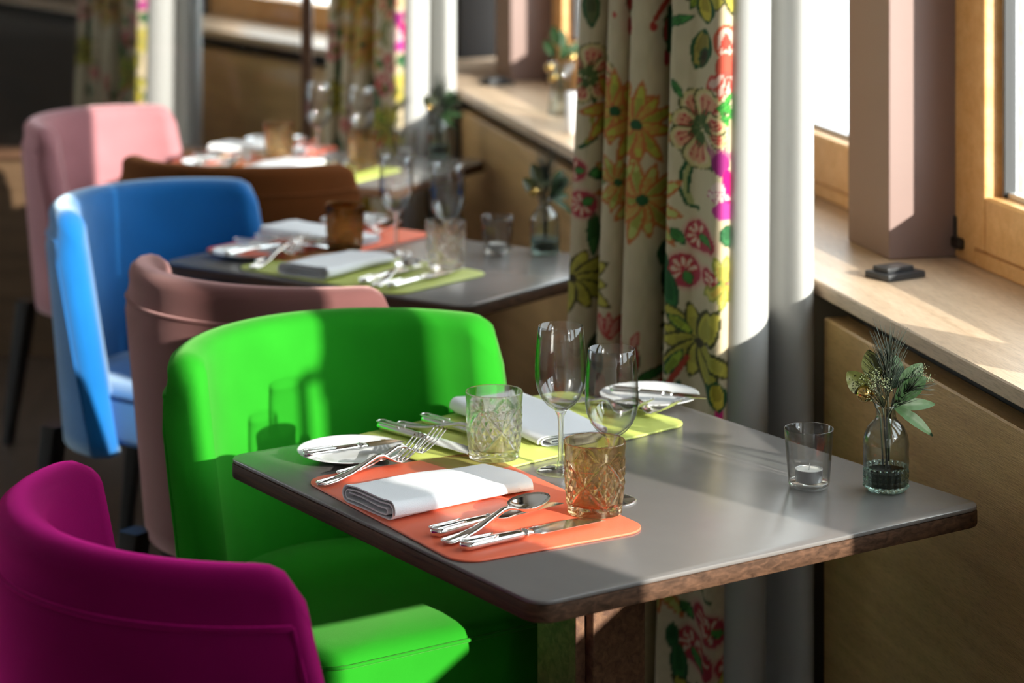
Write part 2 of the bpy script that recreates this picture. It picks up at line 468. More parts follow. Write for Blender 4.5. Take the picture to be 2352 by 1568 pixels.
mb = MB().add(wbox(0, 4.6, -0.5, -0.05, 0, 0.874)).add(wbox(0, 4.6, -0.5, -0.19, HEAD_Z, CEIL_Z)).add(wbox(2.0, 4.6, -0.45, -0.19, 0.9, HEAD_Z)).add(wbox(0, 0.12, -0.45, -0.19, 0.9, HEAD_Z))
wall_back = bobj('wall_back', (mb.v, mb.f), M['dark_gap'])
tag(wall_back, 'window wall turning away beyond the glass partition', 'wall', kind='structure')
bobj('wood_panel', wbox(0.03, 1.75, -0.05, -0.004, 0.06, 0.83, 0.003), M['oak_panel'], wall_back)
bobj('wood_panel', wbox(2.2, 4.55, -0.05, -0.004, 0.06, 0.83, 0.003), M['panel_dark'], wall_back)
tag(bobj('trim_2', wbox(0.0, 4.6, -0.5, 0.0, 0.874, 0.90, 0.003), M['oak']), 'oak window sill beyond the glass partition', 'window sill', kind='structure')
def back_window(n, e0, e1, label):
    w = thing('window_%d' % n, label, 'window', BLOC, BROT); w['kind'] = 'structure'
    m = MB().add(wbox(e0, e0 + 0.10, -0.40, -0.315, 0.9, HEAD_Z)).add(wbox(e1 - 0.10, e1, -0.40, -0.315, 0.9, HEAD_Z)).add(wbox(e0 + .1, e1 - .1, -0.40, -0.315, 0.9, 0.99)).add(wbox(e0 + .1, e1 - .1, -0.40, -0.315, HEAD_Z - .1, HEAD_Z))
    bobj('frame', (m.v, m.f), M['pine'], w)
    bobj('pane', wbox(e0 + .1, e1 - .1, -0.36, -0.355, 0.99, HEAD_Z - .1, 0.001), M['pane'], w)
back_window(5, 0.12, 2.0, 'pine window beyond the glass partition, above the dim sill')

# glass partition behind the far table
gp = thing('glass_partition', 'low dark wood partition topped with a tall glass pane', 'partition', (0, 7.62, 0))
mesh('base_panel', *box(-3.6, -0.62, -0.03, 0.03, 0.0, 0.615, 0.003), M['base_wood'], gp, smooth=False)
mesh('ledge', *box(-3.6, -0.62, -0.05, 0.05, 0.615, 0.645, 0.004), M['walnut'], gp, smooth=False)
mesh('glass_pane', *box(-3.58, -0.66, -0.005, 0.005, 0.645, 2.3, 0.001), M['partition'], gp, smooth=False)
mesh('post', *box(-0.655, -0.62, -0.02, 0.02, 0.645, 2.35, 0.003), M['walnut_v'], gp, smooth=False)

# ---------------------------------------------------------------- tub chairs
CH_TOP = 0.87
def chair_parts():
    """meshes of a tub chair; local x = forward, y = to the sitter's left, origin on the floor under the wing tips"""
    ztop, zbot = CH_TOP, 0.37
    R0, C0 = 0.330, 0.125
    TH = 0.060
    def half_angle(z):
        ext = 0.23 * (ztop - z)
        return math.acos(max(-0.2, min(1, (C0 - ext) / R0)))
    def rad(z): return R0 - 0.045 * (ztop - z) / (ztop - zbot)
    n = 44
    rings = []
    for i in range(n + 1):
        s = -1 + 2 * i / n
        # slim the wing ends so that they are rounded
        e = min(1.0, (1 - abs(s)) / 0.05); sl = math.sqrt(max(0.0, 1 - (1 - e) ** 2)); sl = 0.25 + 0.75 * sl
        cor = min(1.0, (1 - abs(s)) / 0.12); drop = 0.042 * (1 - math.sqrt(max(0, 1 - (1 - cor) ** 2)))
        zt = ztop - drop - 0.006 * abs(s) ** 2
        prof = []
        hs = [zbot, zbot + 0.03, 0.50, 0.60, 0.70, 0.78, 0.83, zt - 0.022]
        hs = [min(h, zt - 0.022) for h in hs]
        for h in hs: prof.append((0.5, h))
        for k in range(1, 6):
            a = math.pi * k / 6
            prof.append((0.5 * math.cos(a), zt - 0.022 + 0.022 * math.sin(a)))
        for h in reversed(hs): prof.append((-0.5, h))
        ring = []
        for (o, z) in prof:
            th = s * half_angle(z)
            lean = 0.0
            r = rad(z) + o * TH * sl - TH / 2 + (0.012 if o > 0 and z < zt - 0.05 else 0)
            ring.append((C0 - r * math.cos(th) + lean, r * math.sin(th), z))
        rings.append(ring)
    shell = loft(rings, True, True, closed=True)
    def off(z): return 0.012 * max(0.0, min(1.0, (0.83 - z) / 0.05))
    # piping: along the outer top edge and down both front edges
    pth = []
    for i in range(41):
        s = -0.94 + 1.88 * i / 40
        z = ztop - 0.066
        th = s * half_angle(z); r = rad(z) + off(z) + 0.0008
        pth.append((C0 - r * math.cos(th), r * math.sin(th), z))
    def edge(sg):
        out = []
        for k in range(10):
            z = ztop - 0.066 - 0.43 * k / 9
            th = sg * 0.94 * half_angle(z); r = rad(z) + off(z) + 0.0008
            out.append((C0 - r * math.cos(th), r * math.sin(th), max(z, zbot + .01)))
        return out
    pip = MB().add(tube(pth, 0.0035, 6)).add(tube(edge(1), 0.003, 6)).add(tube(edge(-1), 0.003, 6))
    # seat cushion: D shape
    def dshape(inset, fwd):
        pts = []
        for k in range(17):
            a = math.radians(180 - 90 + 180 * k / 16)
            r = 0.245 - inset
            pts.append((0.075 + r * math.cos(a), r * math.sin(a)))
        w = 0.25 - inset
        for (cx, cy, a0) in ((fwd - 0.05, -w + 0.05, -90), (fwd - 0.05, w - 0.05, 0)):
            for k in range(5):
                a = math.radians(a0 + 90 * k / 4)
                pts.append((cx + 0.05 * math.cos(a) - inset * 0.5, cy + 0.05 * math.sin(a)))
        return pts
    rings = []
    for (ins, z) in ((0.02, 0.385), (0.004, 0.392), (0.0, 0.41), (0.0, 0.475), (0.006, 0.49), (0.018, 0.500), (0.05, 0.507), (0.12, 0.513), (0.2, 0.515)):
        rings.append([(x, y, z) for x, y in dshape(ins, 0.375)])
    seat = loft(rings)
    sp = [(x, y, 0.487) for x, y in dshape(-0.001, 0.376)][16:27]
    seam = tube(sp, 0.003, 6)
    def leg(x, y):
        dx, dy = (0.035 if x > 0 else -0.05), 0.02 * (1 if y > 0 else -1)
        rings = []
        for k in range(2):
            h = 0.014 + 0.009 * k; z = 0.385 * k
            cx, cy = x + dx * (1 - k), y + dy * (1 - k)
            rings.append([(cx + a, cy + b, z) for a, b in rr(2 * h, 2 * h, 0.006, 3)])
        return loft(rings)
    return shell, (pip.v, pip.f), seat, seam, [leg(x, y) for x in (0.31, -0.13) for y in (0.19, -0.19)]

CP = chair_parts()
CHM = {}
def chair(color, pos, face, label):
    rz = math.atan2(face[1], face[0])
    t = thing('tub_chair', label, 'chair', (pos[0], pos[1], 0), rz, 'velvet tub chairs around the tables')
    m = VEL[color]
    if not CHM:
        b = mesh('backrest', *CP[0], m, t); CHM['backrest'] = b.data
        p = mesh('piping', *CP[1], m, b); CHM['piping'] = p.data
        s = mesh('seat', *CP[2], m, t); CHM['seat'] = s.data
        q = mesh('seam', *CP[3], m, s); CHM['seam'] = q.data
        for i, l in enumerate(CP[4]):
            g = mesh('leg', *l, M['black_leg'], t, sharp=30); CHM['leg%d' % i] = g.data
    else:
        def mk(nm, key, par, mt):
            o = bpy.data.objects.new(nm, CHM[key].copy() if mt is not None else CHM[key])
            link(o, par)
            if mt is not None:
                o.data.materials[0] = mt
            return o
        b = mk('backrest', 'backrest', t, m); mk('piping', 'piping', b, m)
        s = mk('seat', 'seat', t, m); mk('seam', 'seam', s, m)
        for i in range(4): mk('leg', 'leg%d' % i, t, None)
    return t

P1 = Vector((0.5588, -0.8293)); Q1 = Vector((0.8293, 0.5588))
P2 = Vector((0.809, -0.588)); Q2 = Vector((0.588, 0.809))
P3 = Vector((0.912, -0.410)); Q3 = Vector((0.410, 0.912))
chair('fuchsia', (-0.403, 2.936), Q1, 'fuchsia velvet tub chair at the front table, nearest of all chairs')
chair('green', (-0.272, 3.89), P1, 'bright green velvet tub chair tucked behind the front table')
chair('rose', (-0.4555, 4.461), Q2, 'dusty rose velvet tub chair with its back to the green chair')
chair('blue', (-0.758, 5.312), P2, 'blue velvet tub chair at the middle table')
chair('brown', (-0.655, 5.865), (0.267, 0.963), 'russet brown velvet tub chair behind the blue chair')
chair('pink', (-1.095, 6.67), (0.89, -0.45), 'pale pink velvet tub chair at the far table')

# ---------------------------------------------------------------- tables
class Table:
    def __init__(s, L, P, lp, lq, name):
        s.L = Vector(L); s.P = P.normalized(); s.Q = Vector((-s.P.y, s.P.x)); s.lp = lp; s.lq = lq; s.name = name
        s.rot = math.atan2(s.P.y, s.P.x); s.sp = lp / 0.8076; s.sq = lq / 0.7446
    def at(s, p, q, z=0.0):
        v = s.L + s.P * (p * s.sp) + s.Q * q
        return (v.x, v.y, 0.75 + z)

def make_table(T, label):
    c = T.L + T.P * (T.lp / 2) + T.Q * (T.lq / 2)
    t = thing('dining_table', label, 'table', (c.x, c.y, 0), T.rot, 'square dining tables')
    mesh('tabletop', *slab(T.lp - 0.001, T.lq - 0.001, 0.030, 0.7445, 0.75, 0.0015, 8), M['table_top'], t, sharp=40)
    mesh('edge_band', *slab(T.lp, T.lq, 0.0305, 0.722, 0.7443, 0.003, 8), M['walnut'], t, sharp=40)
    mesh('column', *box(-0.045, 0.052, -0.035, 0.055, 0.04, 0.722, 0.002), M['walnut_v'], t, smooth=False)
    mesh('column_board', *box(-0.062, 0.034, -0.052, -0.035, 0.04, 0.722, 0.002), M['walnut_v'], t, smooth=False)
    mesh('foot', *slab(0.29, 0.29, 0.02, 0.0, 0.04, 0.004), M['black_leg'], t, sharp=40)
    return t

T1 = Table((-0.4211, 3.5982), P1, 0.8076, 0.7446, 'front table')
T2 = Table((-0.735, 5.145), P2, 0.80, 0.580, 'middle table')
T3 = Table((-0.955, 6.43), P3, 0.73, 0.545, 'far table')
make_table(T1, 'dark grey square table in front, set beside the green chair')
make_table(T2, 'dark grey square table in the middle, set beside the blue chair')
make_table(T3, 'dark grey square table at the far end, by the glass partition')

# ---------------------------------------------------------------- tableware meshes (built once, shared)
ME = {}
def shared(key, vf, mat, **kw):
    if key not in ME:
        o = mesh(key, vf[0], vf[1], mat, None, **kw)
        ME[key] = o.data
        bpy.data.objects.remove(o)
    return ME[key]
def inst(name, key, parent=None, loc=None, rz=None, mat=None):
    me = ME[key]
    if mat is not None:
        k2 = key + '|' + mat.name
        if k2 not in ME:
            m2 = me.copy(); m2.materials[0] = mat; ME[k2] = m2
        me = ME[k2]
    o = bpy.data.objects.new(name, me)
    link(o, parent)
    if loc is not None: o.location = loc
    if rz is not None: o.rotation_euler = (0, 0, rz)
    return o

# place mat
shared('mat', slab(0.455, 0.290, 0.038, 0.0003, 0.0035, 0.0012, 8), M['orange'], sharp=50)
# plate
pl = [(0, 0.0028), (0.028, 0.0028), (0.042, 0.0032), (0.0455, 0.0045), (0.0485, 0.0070), (0.052, 0.0098), (0.064, 0.0145), (0.0775, 0.0198), (0.0792, 0.0204), (0.0797, 0.0196), (0.0788, 0.0183),
      (0.064, 0.0118), (0.050, 0.0050), (0.0455, 0.0012), (0.043, 0.0), (0.040, 0.0012), (0, 0.0014)]
shared('plate', lathe([(r, z * 0.68) for r, z in pl], 64), M['china'])
# cutlery, lying along +x, handle end at x=0
def handle_rings(L, w0, w1, h0, h1, z0, z1, n=14):
    rings = []
    for k in range(n + 1):
        t = k / n
        w = w0 + (w1 - w0) * t ** 0.8; h = h0 + (h1 - h0) * t; z = z0 + (z1 - z0) * t
        if t < 0.12:
            f = math.sqrt(max(0.03, 1 - (1 - t / 0.12) ** 2)); w *= f; h *= 0.5 + 0.5 * f
        rings.append(xsec(L * t, w, h, z, 12, 0, 0.8))
    return rings
def bead(L, w0, w1, z):
    pts = []
    for k in range(9): t = 0.55 - 0.5 * k / 8; pts.append((L * t, (w0 + (w1 - w0) * t) * 0.62, z))
    for k in range(1, 6):
        a = math.pi / 2 + math.pi * k / 6; pts.append((L * 0.05 + 0.006 * math.cos(a), w0 * 0.62 * math.sin(a), z))
    for k in range(9): t = 0.05 + 0.5 * k / 8; pts.append((L * t, -(w0 + (w1 - w0) * t) * 0.62, z))
    return tube(pts, 0.0009, 5)
hb = MB().add(loft(handle_rings(0.098, 0.0098, 0.0062, 0.0050, 0.0038, 0.0052, 0.0050))).add(bead(0.098, 0.0098, 0.0062, 0.0098))
hb.add(loft([xsec(0.0975, 0.0066, 0.0042, 0.005), xsec(0.100, 0.0072, 0.0046, 0.005), xsec(0.104, 0.0062, 0.0036, 0.005), xsec(0.108, 0.0068, 0.003, 0.005), xsec(0.112, 0.0058, 0.0018, 0.005)]))
shared('knife_handle', (hb.v, hb.f), M['chrome'])
def blade(L, w):
    rings = []
    n = 14
    for k in range(n + 1):
        t = k / n; x = 0.108 + L * t
        top = w * 0.55 * min(1.0, 0.6 + t * 4); bot = -w * 0.62 * min(1, 0.6 + t * 4)
        if t > 0.65:
            u = (t - 0.65) / 0.35
            top = top + (bot * 0.9 - top) * u ** 2.4
        hh = 0.0009 * (1 - 0.5 * t)
        rings.append([(x, top, 0.005 - hh), (x, top, 0.005 + hh), (x, (top + bot) / 2, 0.005 + hh * 1.1), (x, bot, 0.005 + 0.0002), (x, bot, 0.005 - 0.0002), (x, (top + bot) / 2, 0.005 - hh)])
    return loft(rings)
shared('knife_blade', blade(0.112, 0.0195), M['chrome'], sharp=25)
shared('butter_blade', blade(0.066, 0.0175), M['chrome'], sharp=25)
def curve_rings(pts, n=10):
    return loft([xsec(x, w, h, z, n, 0, 0.85) for (x, z, w, h) in pts])
fh = MB().add(curve_rings([(0.0, 0.0030, 0.003, 0.001), (0.003, 0.0030, 0.0075, 0.0014), (0.010, 0.0031, 0.0092, 0.0017), (0.03, 0.0036, 0.0086, 0.0018), (0.06, 0.0062, 0.0062, 0.0019), (0.09, 0.0118, 0.0042, 0.0022),
      (0.112, 0.0165, 0.0034, 0.0026), (0.124, 0.0160, 0.0038, 0.0024), (0.134, 0.0118, 0.0068, 0.0017), (0.142, 0.0078, 0.0108, 0.0012), (0.150, 0.0058, 0.0122, 0.0010), (0.158, 0.0062, 0.0122, 0.0009)])).add(bead(0.075, 0.0092, 0.006, 0.0052))
shared('fork_handle', (fh.v, fh.f), M['chrome'])
tn = []
for (x, z) in ((0.156, 0.0061), (0.165, 0.0085), (0.175, 0.0122), (0.185, 0.0168), (0.195, 0.0222), (0.203, 0.0268)):
    tn.append(xsec(x, 0.0017 * (1 - 0.45 * (x - 0.156) / 0.047), 0.0010, z, 8))
shared('tine', loft(tn), M['chrome'])
sh = MB().add(curve_rings([(0.0, 0.0030, 0.003, 0.001), (0.003, 0.0030, 0.0078, 0.0014), (0.010, 0.0031, 0.0095, 0.0017), (0.03, 0.0036, 0.0088, 0.0018), (0.06, 0.0062, 0.0062, 0.0019), (0.09, 0.0118, 0.0042, 0.0022),
      (0.115, 0.0165, 0.0034, 0.0026), (0.127, 0.0168, 0.0038, 0.0024), (0.136, 0.0150, 0.0062, 0.0016), (0.140, 0.0144, 0.0074, 0.0012)])).add(bead(0.075, 0.0095, 0.006, 0.0052))
shared('spoon_handle', (sh.v, sh.f), M['chrome'])
def spoon_bowl():
    v = []; f = []; n = 28; m = 8
    L, Wd = 0.066, 0.0205
    def edge(a):
        x = math.cos(a); y = math.sin(a)
        return 0.170 - L / 2 * x * 1.0, Wd * y * (1 - 0.12 * x * -1)
    for lay in (0, 1):
        for i in range(m + 1):
            r = i / m
            for k in range(n):
                ex, ey = edge(2 * math.pi * k / n)
                x = 0.170 + (ex - 0.170) * r; y = ey * r
                zz = 0.0155 + 0.0045 * (x - 0.137) / 0.066 - 0.0095 * (1 - r * r) - (0.0013 if lay == 0 else 0)
                v.append((x, y, zz))
    base = (m + 1) * n
    for lay in (0, 1):
        for i in range(m):
            for k in range(n):
                a = lay * base + i * n + k; b = lay * base + i * n + (k + 1) % n
                q = (a, b, b + n, a + n)
                f.append(q if lay == 0 else q[::-1])
    for k in range(n):
        a = m * n + k; b = m * n + (k + 1) % n
        f.append((a, b, b + base, a + base))
    return v, f
shared('spoon_bowl', spoon_bowl(), M['chrome'])
# folded napkin, length along +x, width along y
def napkin():
    c = []
    def arc(cx, cz, r, a0, a1, n=7):
        for k in range(n + 1):
            a = math.radians(a0 + (a1 - a0) * k / n); c.append((cx + r * math.cos(a), cz + r * math.sin(a)))
    # start with the inner tongue, then wrap round
    c += [(0.052, 0.0150), (0.02, 0.0148), (-0.02, 0.0150), (-0.036, 0.0155)]
    arc(-0.040, 0.0115, 0.0042, 90, 270)
    c += [(-0.02, 0.0066), (0.02, 0.0062), (0.050, 0.0066)]
    arc(0.0545, 0.0125, 0.0062, -80, 80)
    c += [(0.03, 0.0200), (0.0, 0.0207), (-0.03, 0.0215)]
    arc(-0.0475, 0.0122, 0.0104, 90, 262)
    c += [(-0.02, 0.0016), (0.02, 0.0014), (0.052, 0.0016)]
    arc(0.0575, 0.0128, 0.0112, -85, 84)
    c += [(0.03, 0.0248), (0.0, 0.0254), (-0.03, 0.0262)]
    arc(-0.050, 0.0139, 0.0130, 90, 200)
    # thickness by normal offset
    t = 0.0019
    n = len(c); up = []; dn = []
    for i in range(n):
        a = c[max(i - 1, 0)]; b = c[min(i + 1, n - 1)]
        d = math.hypot(b[0] - a[0], b[1] - a[1]) or 1
        nx, nz = -(b[1] - a[1]) / d, (b[0] - a[0]) / d
        up.append((c[i][0] + nx * t / 2, c[i][1] + nz * t / 2)); dn.append((c[i][0] - nx * t / 2, c[i][1] - nz * t / 2))
    loop = up + dn[::-1]
    rings = []
    N = 20
    for k in range(N + 1):
        s = k / N
        hz = 1.0 - 0.42 * s ** 0.8
        sk = 0.010 * math.sin(s * 2.2)
        ring = []
        for (y, z) in loop:
            wob = 0.0012 * math.sin(9 * s + y * 60)
            rnd = 0.012 * (abs(y) / 0.065) ** 3 if k == N else (0.004 * (abs(y) / 0.065) ** 3 if k == N - 1 else 0)
            ring.append((0.245 * s - rnd, y * (1 - 0.03 * s) + sk, max(0.0006, z * hz + wob * (z > 0.004))))
        rings.append(ring)
    return loft(rings)
shared('napkin', napkin(), M['napkin'], sharp=60)
# wine glass
bowl = []
outer = [(0.006, 0.088), (0.012, 0.090), (0.021, 0.097), (0.029, 0.107), (0.0345, 0.120), (0.0368, 0.135), (0.0368, 0.150), (0.0360, 0.168), (0.0343, 0.188), (0.0322, 0.2085)]
bowl = outer + [(0.0318, 0.2092)] + [(max(r - 0.0009, 0.0), z + (0.003 if z < 0.1 else 0.0006)) for r, z in reversed(outer)] 
shared('wine_bowl', lathe(bowl, 48), M['bowl_glass'])
shared('wine_stem', lathe([(0.0, 0.0895), (0.010, 0.0892), (0.0078, 0.0855), (0.0052, 0.080), (0.0040, 0.070), (0.0036, 0.045), (0.0040, 0.020), (0.0058, 0.010), (0.0085, 0.0058), (0.0, 0.0058)], 20), M['stem_glass'])
shared('wine_foot', lathe([(0.0, 0.0060), (0.010, 0.0052), (0.020, 0.0036), (0.030, 0.0023), (0.0335, 0.0018), (0.0345, 0.0010), (0.0338, 0.0002), (0.0, 0.0002)], 48), M['stem_glass'])
# cut crystal tumbler
def tri(x):
    return 1 - abs((x % 1.0) - 0.5) * 2
def cut(r, z, a):
    """pressed pattern: crossing grooves, hatched diamonds, fans of petals"""
    t = (z - 0.010) / 0.066
    if t < 0 or t > 1.0 or r < 0.03: return r
    env = min(1, t / 0.06, (1 - t) / 0.06)
    A = a * 4 / (2 * math.pi); x = (A % 1.0) * 2 - 1
    w = abs(2 * t - 1)
    d = abs(abs(x) - w)
    out = -0.0021 * max(0.0, 1 - d / 0.14)
    if abs(x) > w + 0.11:
        out += 0.0011 * min(tri(x * 2.5 + t * 3.2), tri(x * 2.5 - t * 3.2)) * 2.2
    elif abs(x) < w - 0.11:
        th = math.atan2(x, w)
        out += 0.0021 * abs(math.cos(th * (6 if t > 0.5 else 4))) - 0.0004
        if t > 0.5 and w > 0.6: out -= 0.0008
    return r + env * out
tp = []
for k in range(75):
    z = 0.001 + 0.0765 * k / 74
    tp.append((0.0365 + 0.0052 * (z / 0.097), z))
tp += [(0.0412, 0.083), (0.0418, 0.090), (0.0421, 0.0955), (0.0413, 0.0968), (0.0403, 0.0960)] + [(0.0392 - 0.003 * ((0.080 - z) / 0.06), z) for z in (0.080, 0.06, 0.04, 0.025)] + [(0.0358, 0.0165), (0.033, 0.0138), (0.0, 0.0130)]
tp = [(0.0, 0.0022), (0.014, 0.0020), (0.028, 0.0004), (0.0345, 0.0004)] + tp
rings_ = []
for i_, (r_, z_) in enumerate(tp):
    outer_ = 4 <= i_ < 79
    rings_.append([((cut(r_, z_, 2 * math.pi * j / 240) if outer_ else max(r_, 1e-5)) * math.cos(2 * math.pi * j / 240), (cut(r_, z_, 2 * math.pi * j / 240) if outer_ else max(r_, 1e-5)) * math.sin(2 * math.pi * j / 240), z_) for j in range(240)])
shared('tumbler', loft(rings_, False, False), M['cut_clear'], sharp=22)
# tealight holder
shared('tea_glass', lathe([(0.0288, 0.008), (0.0305, 0.030), (0.0330, 0.060), (0.0347, 0.0815), (0.0342, 0.0824), (0.0335, 0.0815), (0.0318, 0.060), (0.0292, 0.030), (0.0275, 0.0082)], 48), M['tea_glass'])
shared('tea_base', lathe([(0, 0.0075), (0.026, 0.0078), (0.0275, 0.0090), (0.0288, 0.0082), (0.0285, 0.004), (0.0268, 0.0004), (0.0, 0.0003)], 48), M['tea_base'])
shared('tea_cup', lathe([(0, 0.0088), (0.0185, 0.0088), (0.0190, 0.0095), (0.0191, 0.0245), (0.0196, 0.0256), (0.0188, 0.0258), (0.0184, 0.0250), (0.0182, 0.0235)], 36), M['alu'])
shared('tea_wax', lathe([(0, 0.0240), (0.004, 0.0238), (0.0175, 0.0240), (0.01825, 0.0245), (0.0182, 0.012), (0, 0.012)], 36), M['wax'])
shared('wick', tube([(0, 0, 0.0235), (0.0005, 0, 0.028), (0.0015, 0, 0.0335)], 0.0007, 6), M['wax'])
# bud vase
def bead_fn(r, z, a):
    return r - 0.0012 + 0.0034 * abs(math.cos(a * 11)) * (0.6 + 0.4 * math.cos(z * 900))
vo = [(0.0312, 0.034), (0.0316, 0.050), (0.0316, 0.066), (0.0300, 0.078), (0.0255, 0.088), (0.0195, 0.0945), (0.0155, 0.0985), (0.0140, 0.103), (0.0138, 0.113), (0.0152, 0.1145), (0.0158, 0.1165), (0.0150, 0.1185), (0.0132, 0.1185)]
def relief(r, z, a):
    if 0.036 < z < 0.075:
        return r + 0.0007 * max(0.0, math.sin(5 * a + 130 * z) * math.sin(7 * a - 160 * z))
    return r
vs = []
for k in range(16):
    z = 0.034 + 0.032 * k / 15; vs.append((0.0312 + 0.0004 * (k / 15), z))
vs += vo[3:]
shared('vase_body', lathe(vs + [(r - 0.0018, z) for r, z in reversed(vs)], 72, relief), M['vase_glass'])
vb = [(0.0, 0.0006), (0.026, 0.0006), (0.0290, 0.003)] + [(0.0305 + 0.0004 * math.sin(k), 0.005 + 0.029 * k / 12) for k in range(13)] + [(0.0295, 0.0345), (0.0285, 0.034), (0.0283, 0.008), (0.0, 0.0075)]
shared('vase_base', lathe(vb, 132, lambda r, z, a: bead_fn(r, z, a) if r > 0.0288 and z > 0.002 else r), M['vase_bead'], sharp=60)
shared('vase_water', lathe([(0.0, 0.0078), (0.0278, 0.0082), (0.0279, 0.0278), (0.0, 0.0280)], 40), M['water'], sharp=40)

def leaf_vf(L, W, curl=0.3, fold=0.25):
    v = []; f = []; n = 12; m = 6
    for i in range(n + 1):
        t = i / n
        w = W * math.sin(math.pi * min(1, t * 0.96 + 0.02)) ** 0.75
        for j in range(m + 1):
            s = -1 + 2 * j / m
            v.append((L * t, w * s, -curl * L * t * t + fold * w * abs(s) + 0.0006 * math.sin(t * 30)))
    for i in range(n):
        for j in range(m):
            a = i * (m + 1) + j
            f.append((a, a + 1, a + m + 2, a + m + 1))
    return v, f
shared('leaf_a', leaf_vf(0.052, 0.0135, 0.15), M['leaf'])
shared('leaf_b', leaf_vf(0.060, 0.0085, 0.45), M['leaf'])
shared('leaf_c', leaf_vf(0.044, 0.0150, 0.10), M['leaf_olive'])

def needles(path, n, ln, spread, rad=0.00072, seed=1, tipbias=0.0):
    rnd = random.Random(seed); mb = MB()
    P = [Vector(p) for p in path]
    for i in range(n):
        t = rnd.random() ** (1 - tipbias); s = t * (len(P) - 1); k = min(int(s), len(P) - 2)
        b = P[k].lerp(P[k + 1], s - k); d = (P[k + 1] - P[k]).normalized()
        side = Vector((rnd.gauss(0, 1), rnd.gauss(0, 1), rnd.gauss(0, 1))); side = (side - d * side.dot(d)).normalized()
        dr = (d + side * spread * rnd.uniform(0.5, 1.2)).normalized()
        l = ln * rnd.uniform(0.7, 1.1)
        mid = b + dr * l * 0.5 + d * l * 0.04; tip = b + dr * l + d * l * 0.15
        mb.add(tube([b, mid, tip], lambda u: rad * (1.05 - 0.85 * u), 4))
    return mb.v, mb.f
PSP = [(0, 0, 0.03), (0.002, 0.0, 0.10), (0.003, 0.001, 0.15), (0.004, 0.002, 0.185)]
shared('pine_stem', tube(PSP, 0.0014, 6), M['stem'])
shared('pine_needles', needles([(0.003, 0.0005, 0.128)] + PSP[2:], 120, 0.052, 0.62, seed=3), M['needle'])
PSP2 = [(0.002, 0.002, 0.04), (0.006, 0.0, 0.11), (0.022, -0.004, 0.134), (0.040, -0.008, 0.146)]
shared('pine_stem2', tube(PSP2, 0.0012, 6), M['stem'])
shared('pine_needles2', needles(PSP2[1:], 70, 0.034, 0.8, seed=5), M['needle'])
def filler(seed, centre, rx, n, stems=14):
    rnd = random.Random(seed); st = MB(); bl = MB()
    c = Vector(centre); root = Vector((0.0, 0.0, 0.105))
    tips = []
    for i in range(stems):
        d = Vector((rnd.gauss(0, 1), rnd.gauss(0, 1), rnd.gauss(0, .8))).normalized() * rx * rnd.random() ** 0.4
        p = c + d; tips.append(p)
        st.add(tube([root + (c - root) * 0.2, root.lerp(p, .6) + Vector((rnd.gauss(0, .002), rnd.gauss(0, .002), 0.003)), p], 0.00035, 4))
    for i in range(n):
        p = rnd.choice(tips) + Vector((rnd.gauss(0, .003), rnd.gauss(0, .003), rnd.gauss(0, .003)))
        r = rnd.uniform(0.0006, 0.0013)
        v = [(p.x + r, p.y, p.z), (p.x - r, p.y, p.z), (p.x, p.y + r, p.z), (p.x, p.y - r, p.z), (p.x, p.y, p.z + r), (p.x, p.y, p.z - r)]
        bl.add((v, [(0, 2, 4), (2, 1, 4), (1, 3, 4), (3, 0, 4), (2, 0, 5), (1, 2, 5), (3, 1, 5), (0, 3, 5)]))
    return (st.v, st.f), (bl.v, bl.f)
fs, fb = filler(11, (-0.016, -0.004, 0.148), 0.021, 330, 40)
shared('filler_stems', fs, M['stem']); shared('filler_blooms', fb, M['filler'])
fs, fb = filler(12, (0.050, 0.004, 0.158), 0.016, 70, 14)
shared('bud_stems', fs, M['stem']); shared('bud_blooms', fb, M['filler'])
ball = []
for k in range(17):
    a = math.pi * k / 16; ball.append((0.0118 * math.sin(a), -0.0118 * math.cos(a)))
shared('bauble_ball', lathe(ball, 32), M['gold'])
shared('bauble_cap', tube([(0.010, 0, 0.001), (0.018, 0, 0.0)], 0.0035, 10), M['gold'])
shared('bauble_wire', tube([(0.017, 0, 0), (0.026, 0.0, -0.004), (0.030, 0.0, -0.016), (0.030, 0, -0.05)], 0.0008, 5), M['gold'])

def rot_between(v):
    d = Vector(v).normalized(); n_ = Vector((0.35 * (1 if d.x > 0 else -1), -0.8, 0.35)); n_ = (n_ - d * n_.dot(d)).normalized(); y_ = n_.cross(d)
    return Matrix((d, y_, n_)).transposed().to_euler()

# ---------------------------------------------------------------- laying a table
def knife(T, a, b, label, group, butter=False, z=0.0036):
    """a, b: table coordinates of the handle end and of the point"""
    pa, pb = Vector(T.at(a[0], a[1], z)), Vector(T.at(b[0], b[1], z))
    t = thing('butter_knife' if butter else 'table_knife', label, 'knife', pa, math.atan2(pb.y - pa.y, pb.x - pa.x), group)
    inst('handle', 'knife_handle', t); inst('blade', 'butter_blade' if butter else 'knife_blade', t)
    t.scale = (0.92, 1.1, 1.1) if butter else (1.0, 1.3, 1.3)
    return t
def fork(T, a, b, label, group, z=0.0036):
    pa, pb = Vector(T.at(a[0], a[1], z)), Vector(T.at(b[0], b[1], z))
    t = thing('table_fork', label, 'fork', pa, math.atan2(pb.y - pa.y, pb.x - pa.x), group)
    t.scale = (1.0, 1.25, 1.25)
    inst('handle', 'fork_handle', t)
    for k in range(4):
        inst('tine', 'tine', t, loc=(0, -0.0096 + 0.0064 * k, 0))
    return t
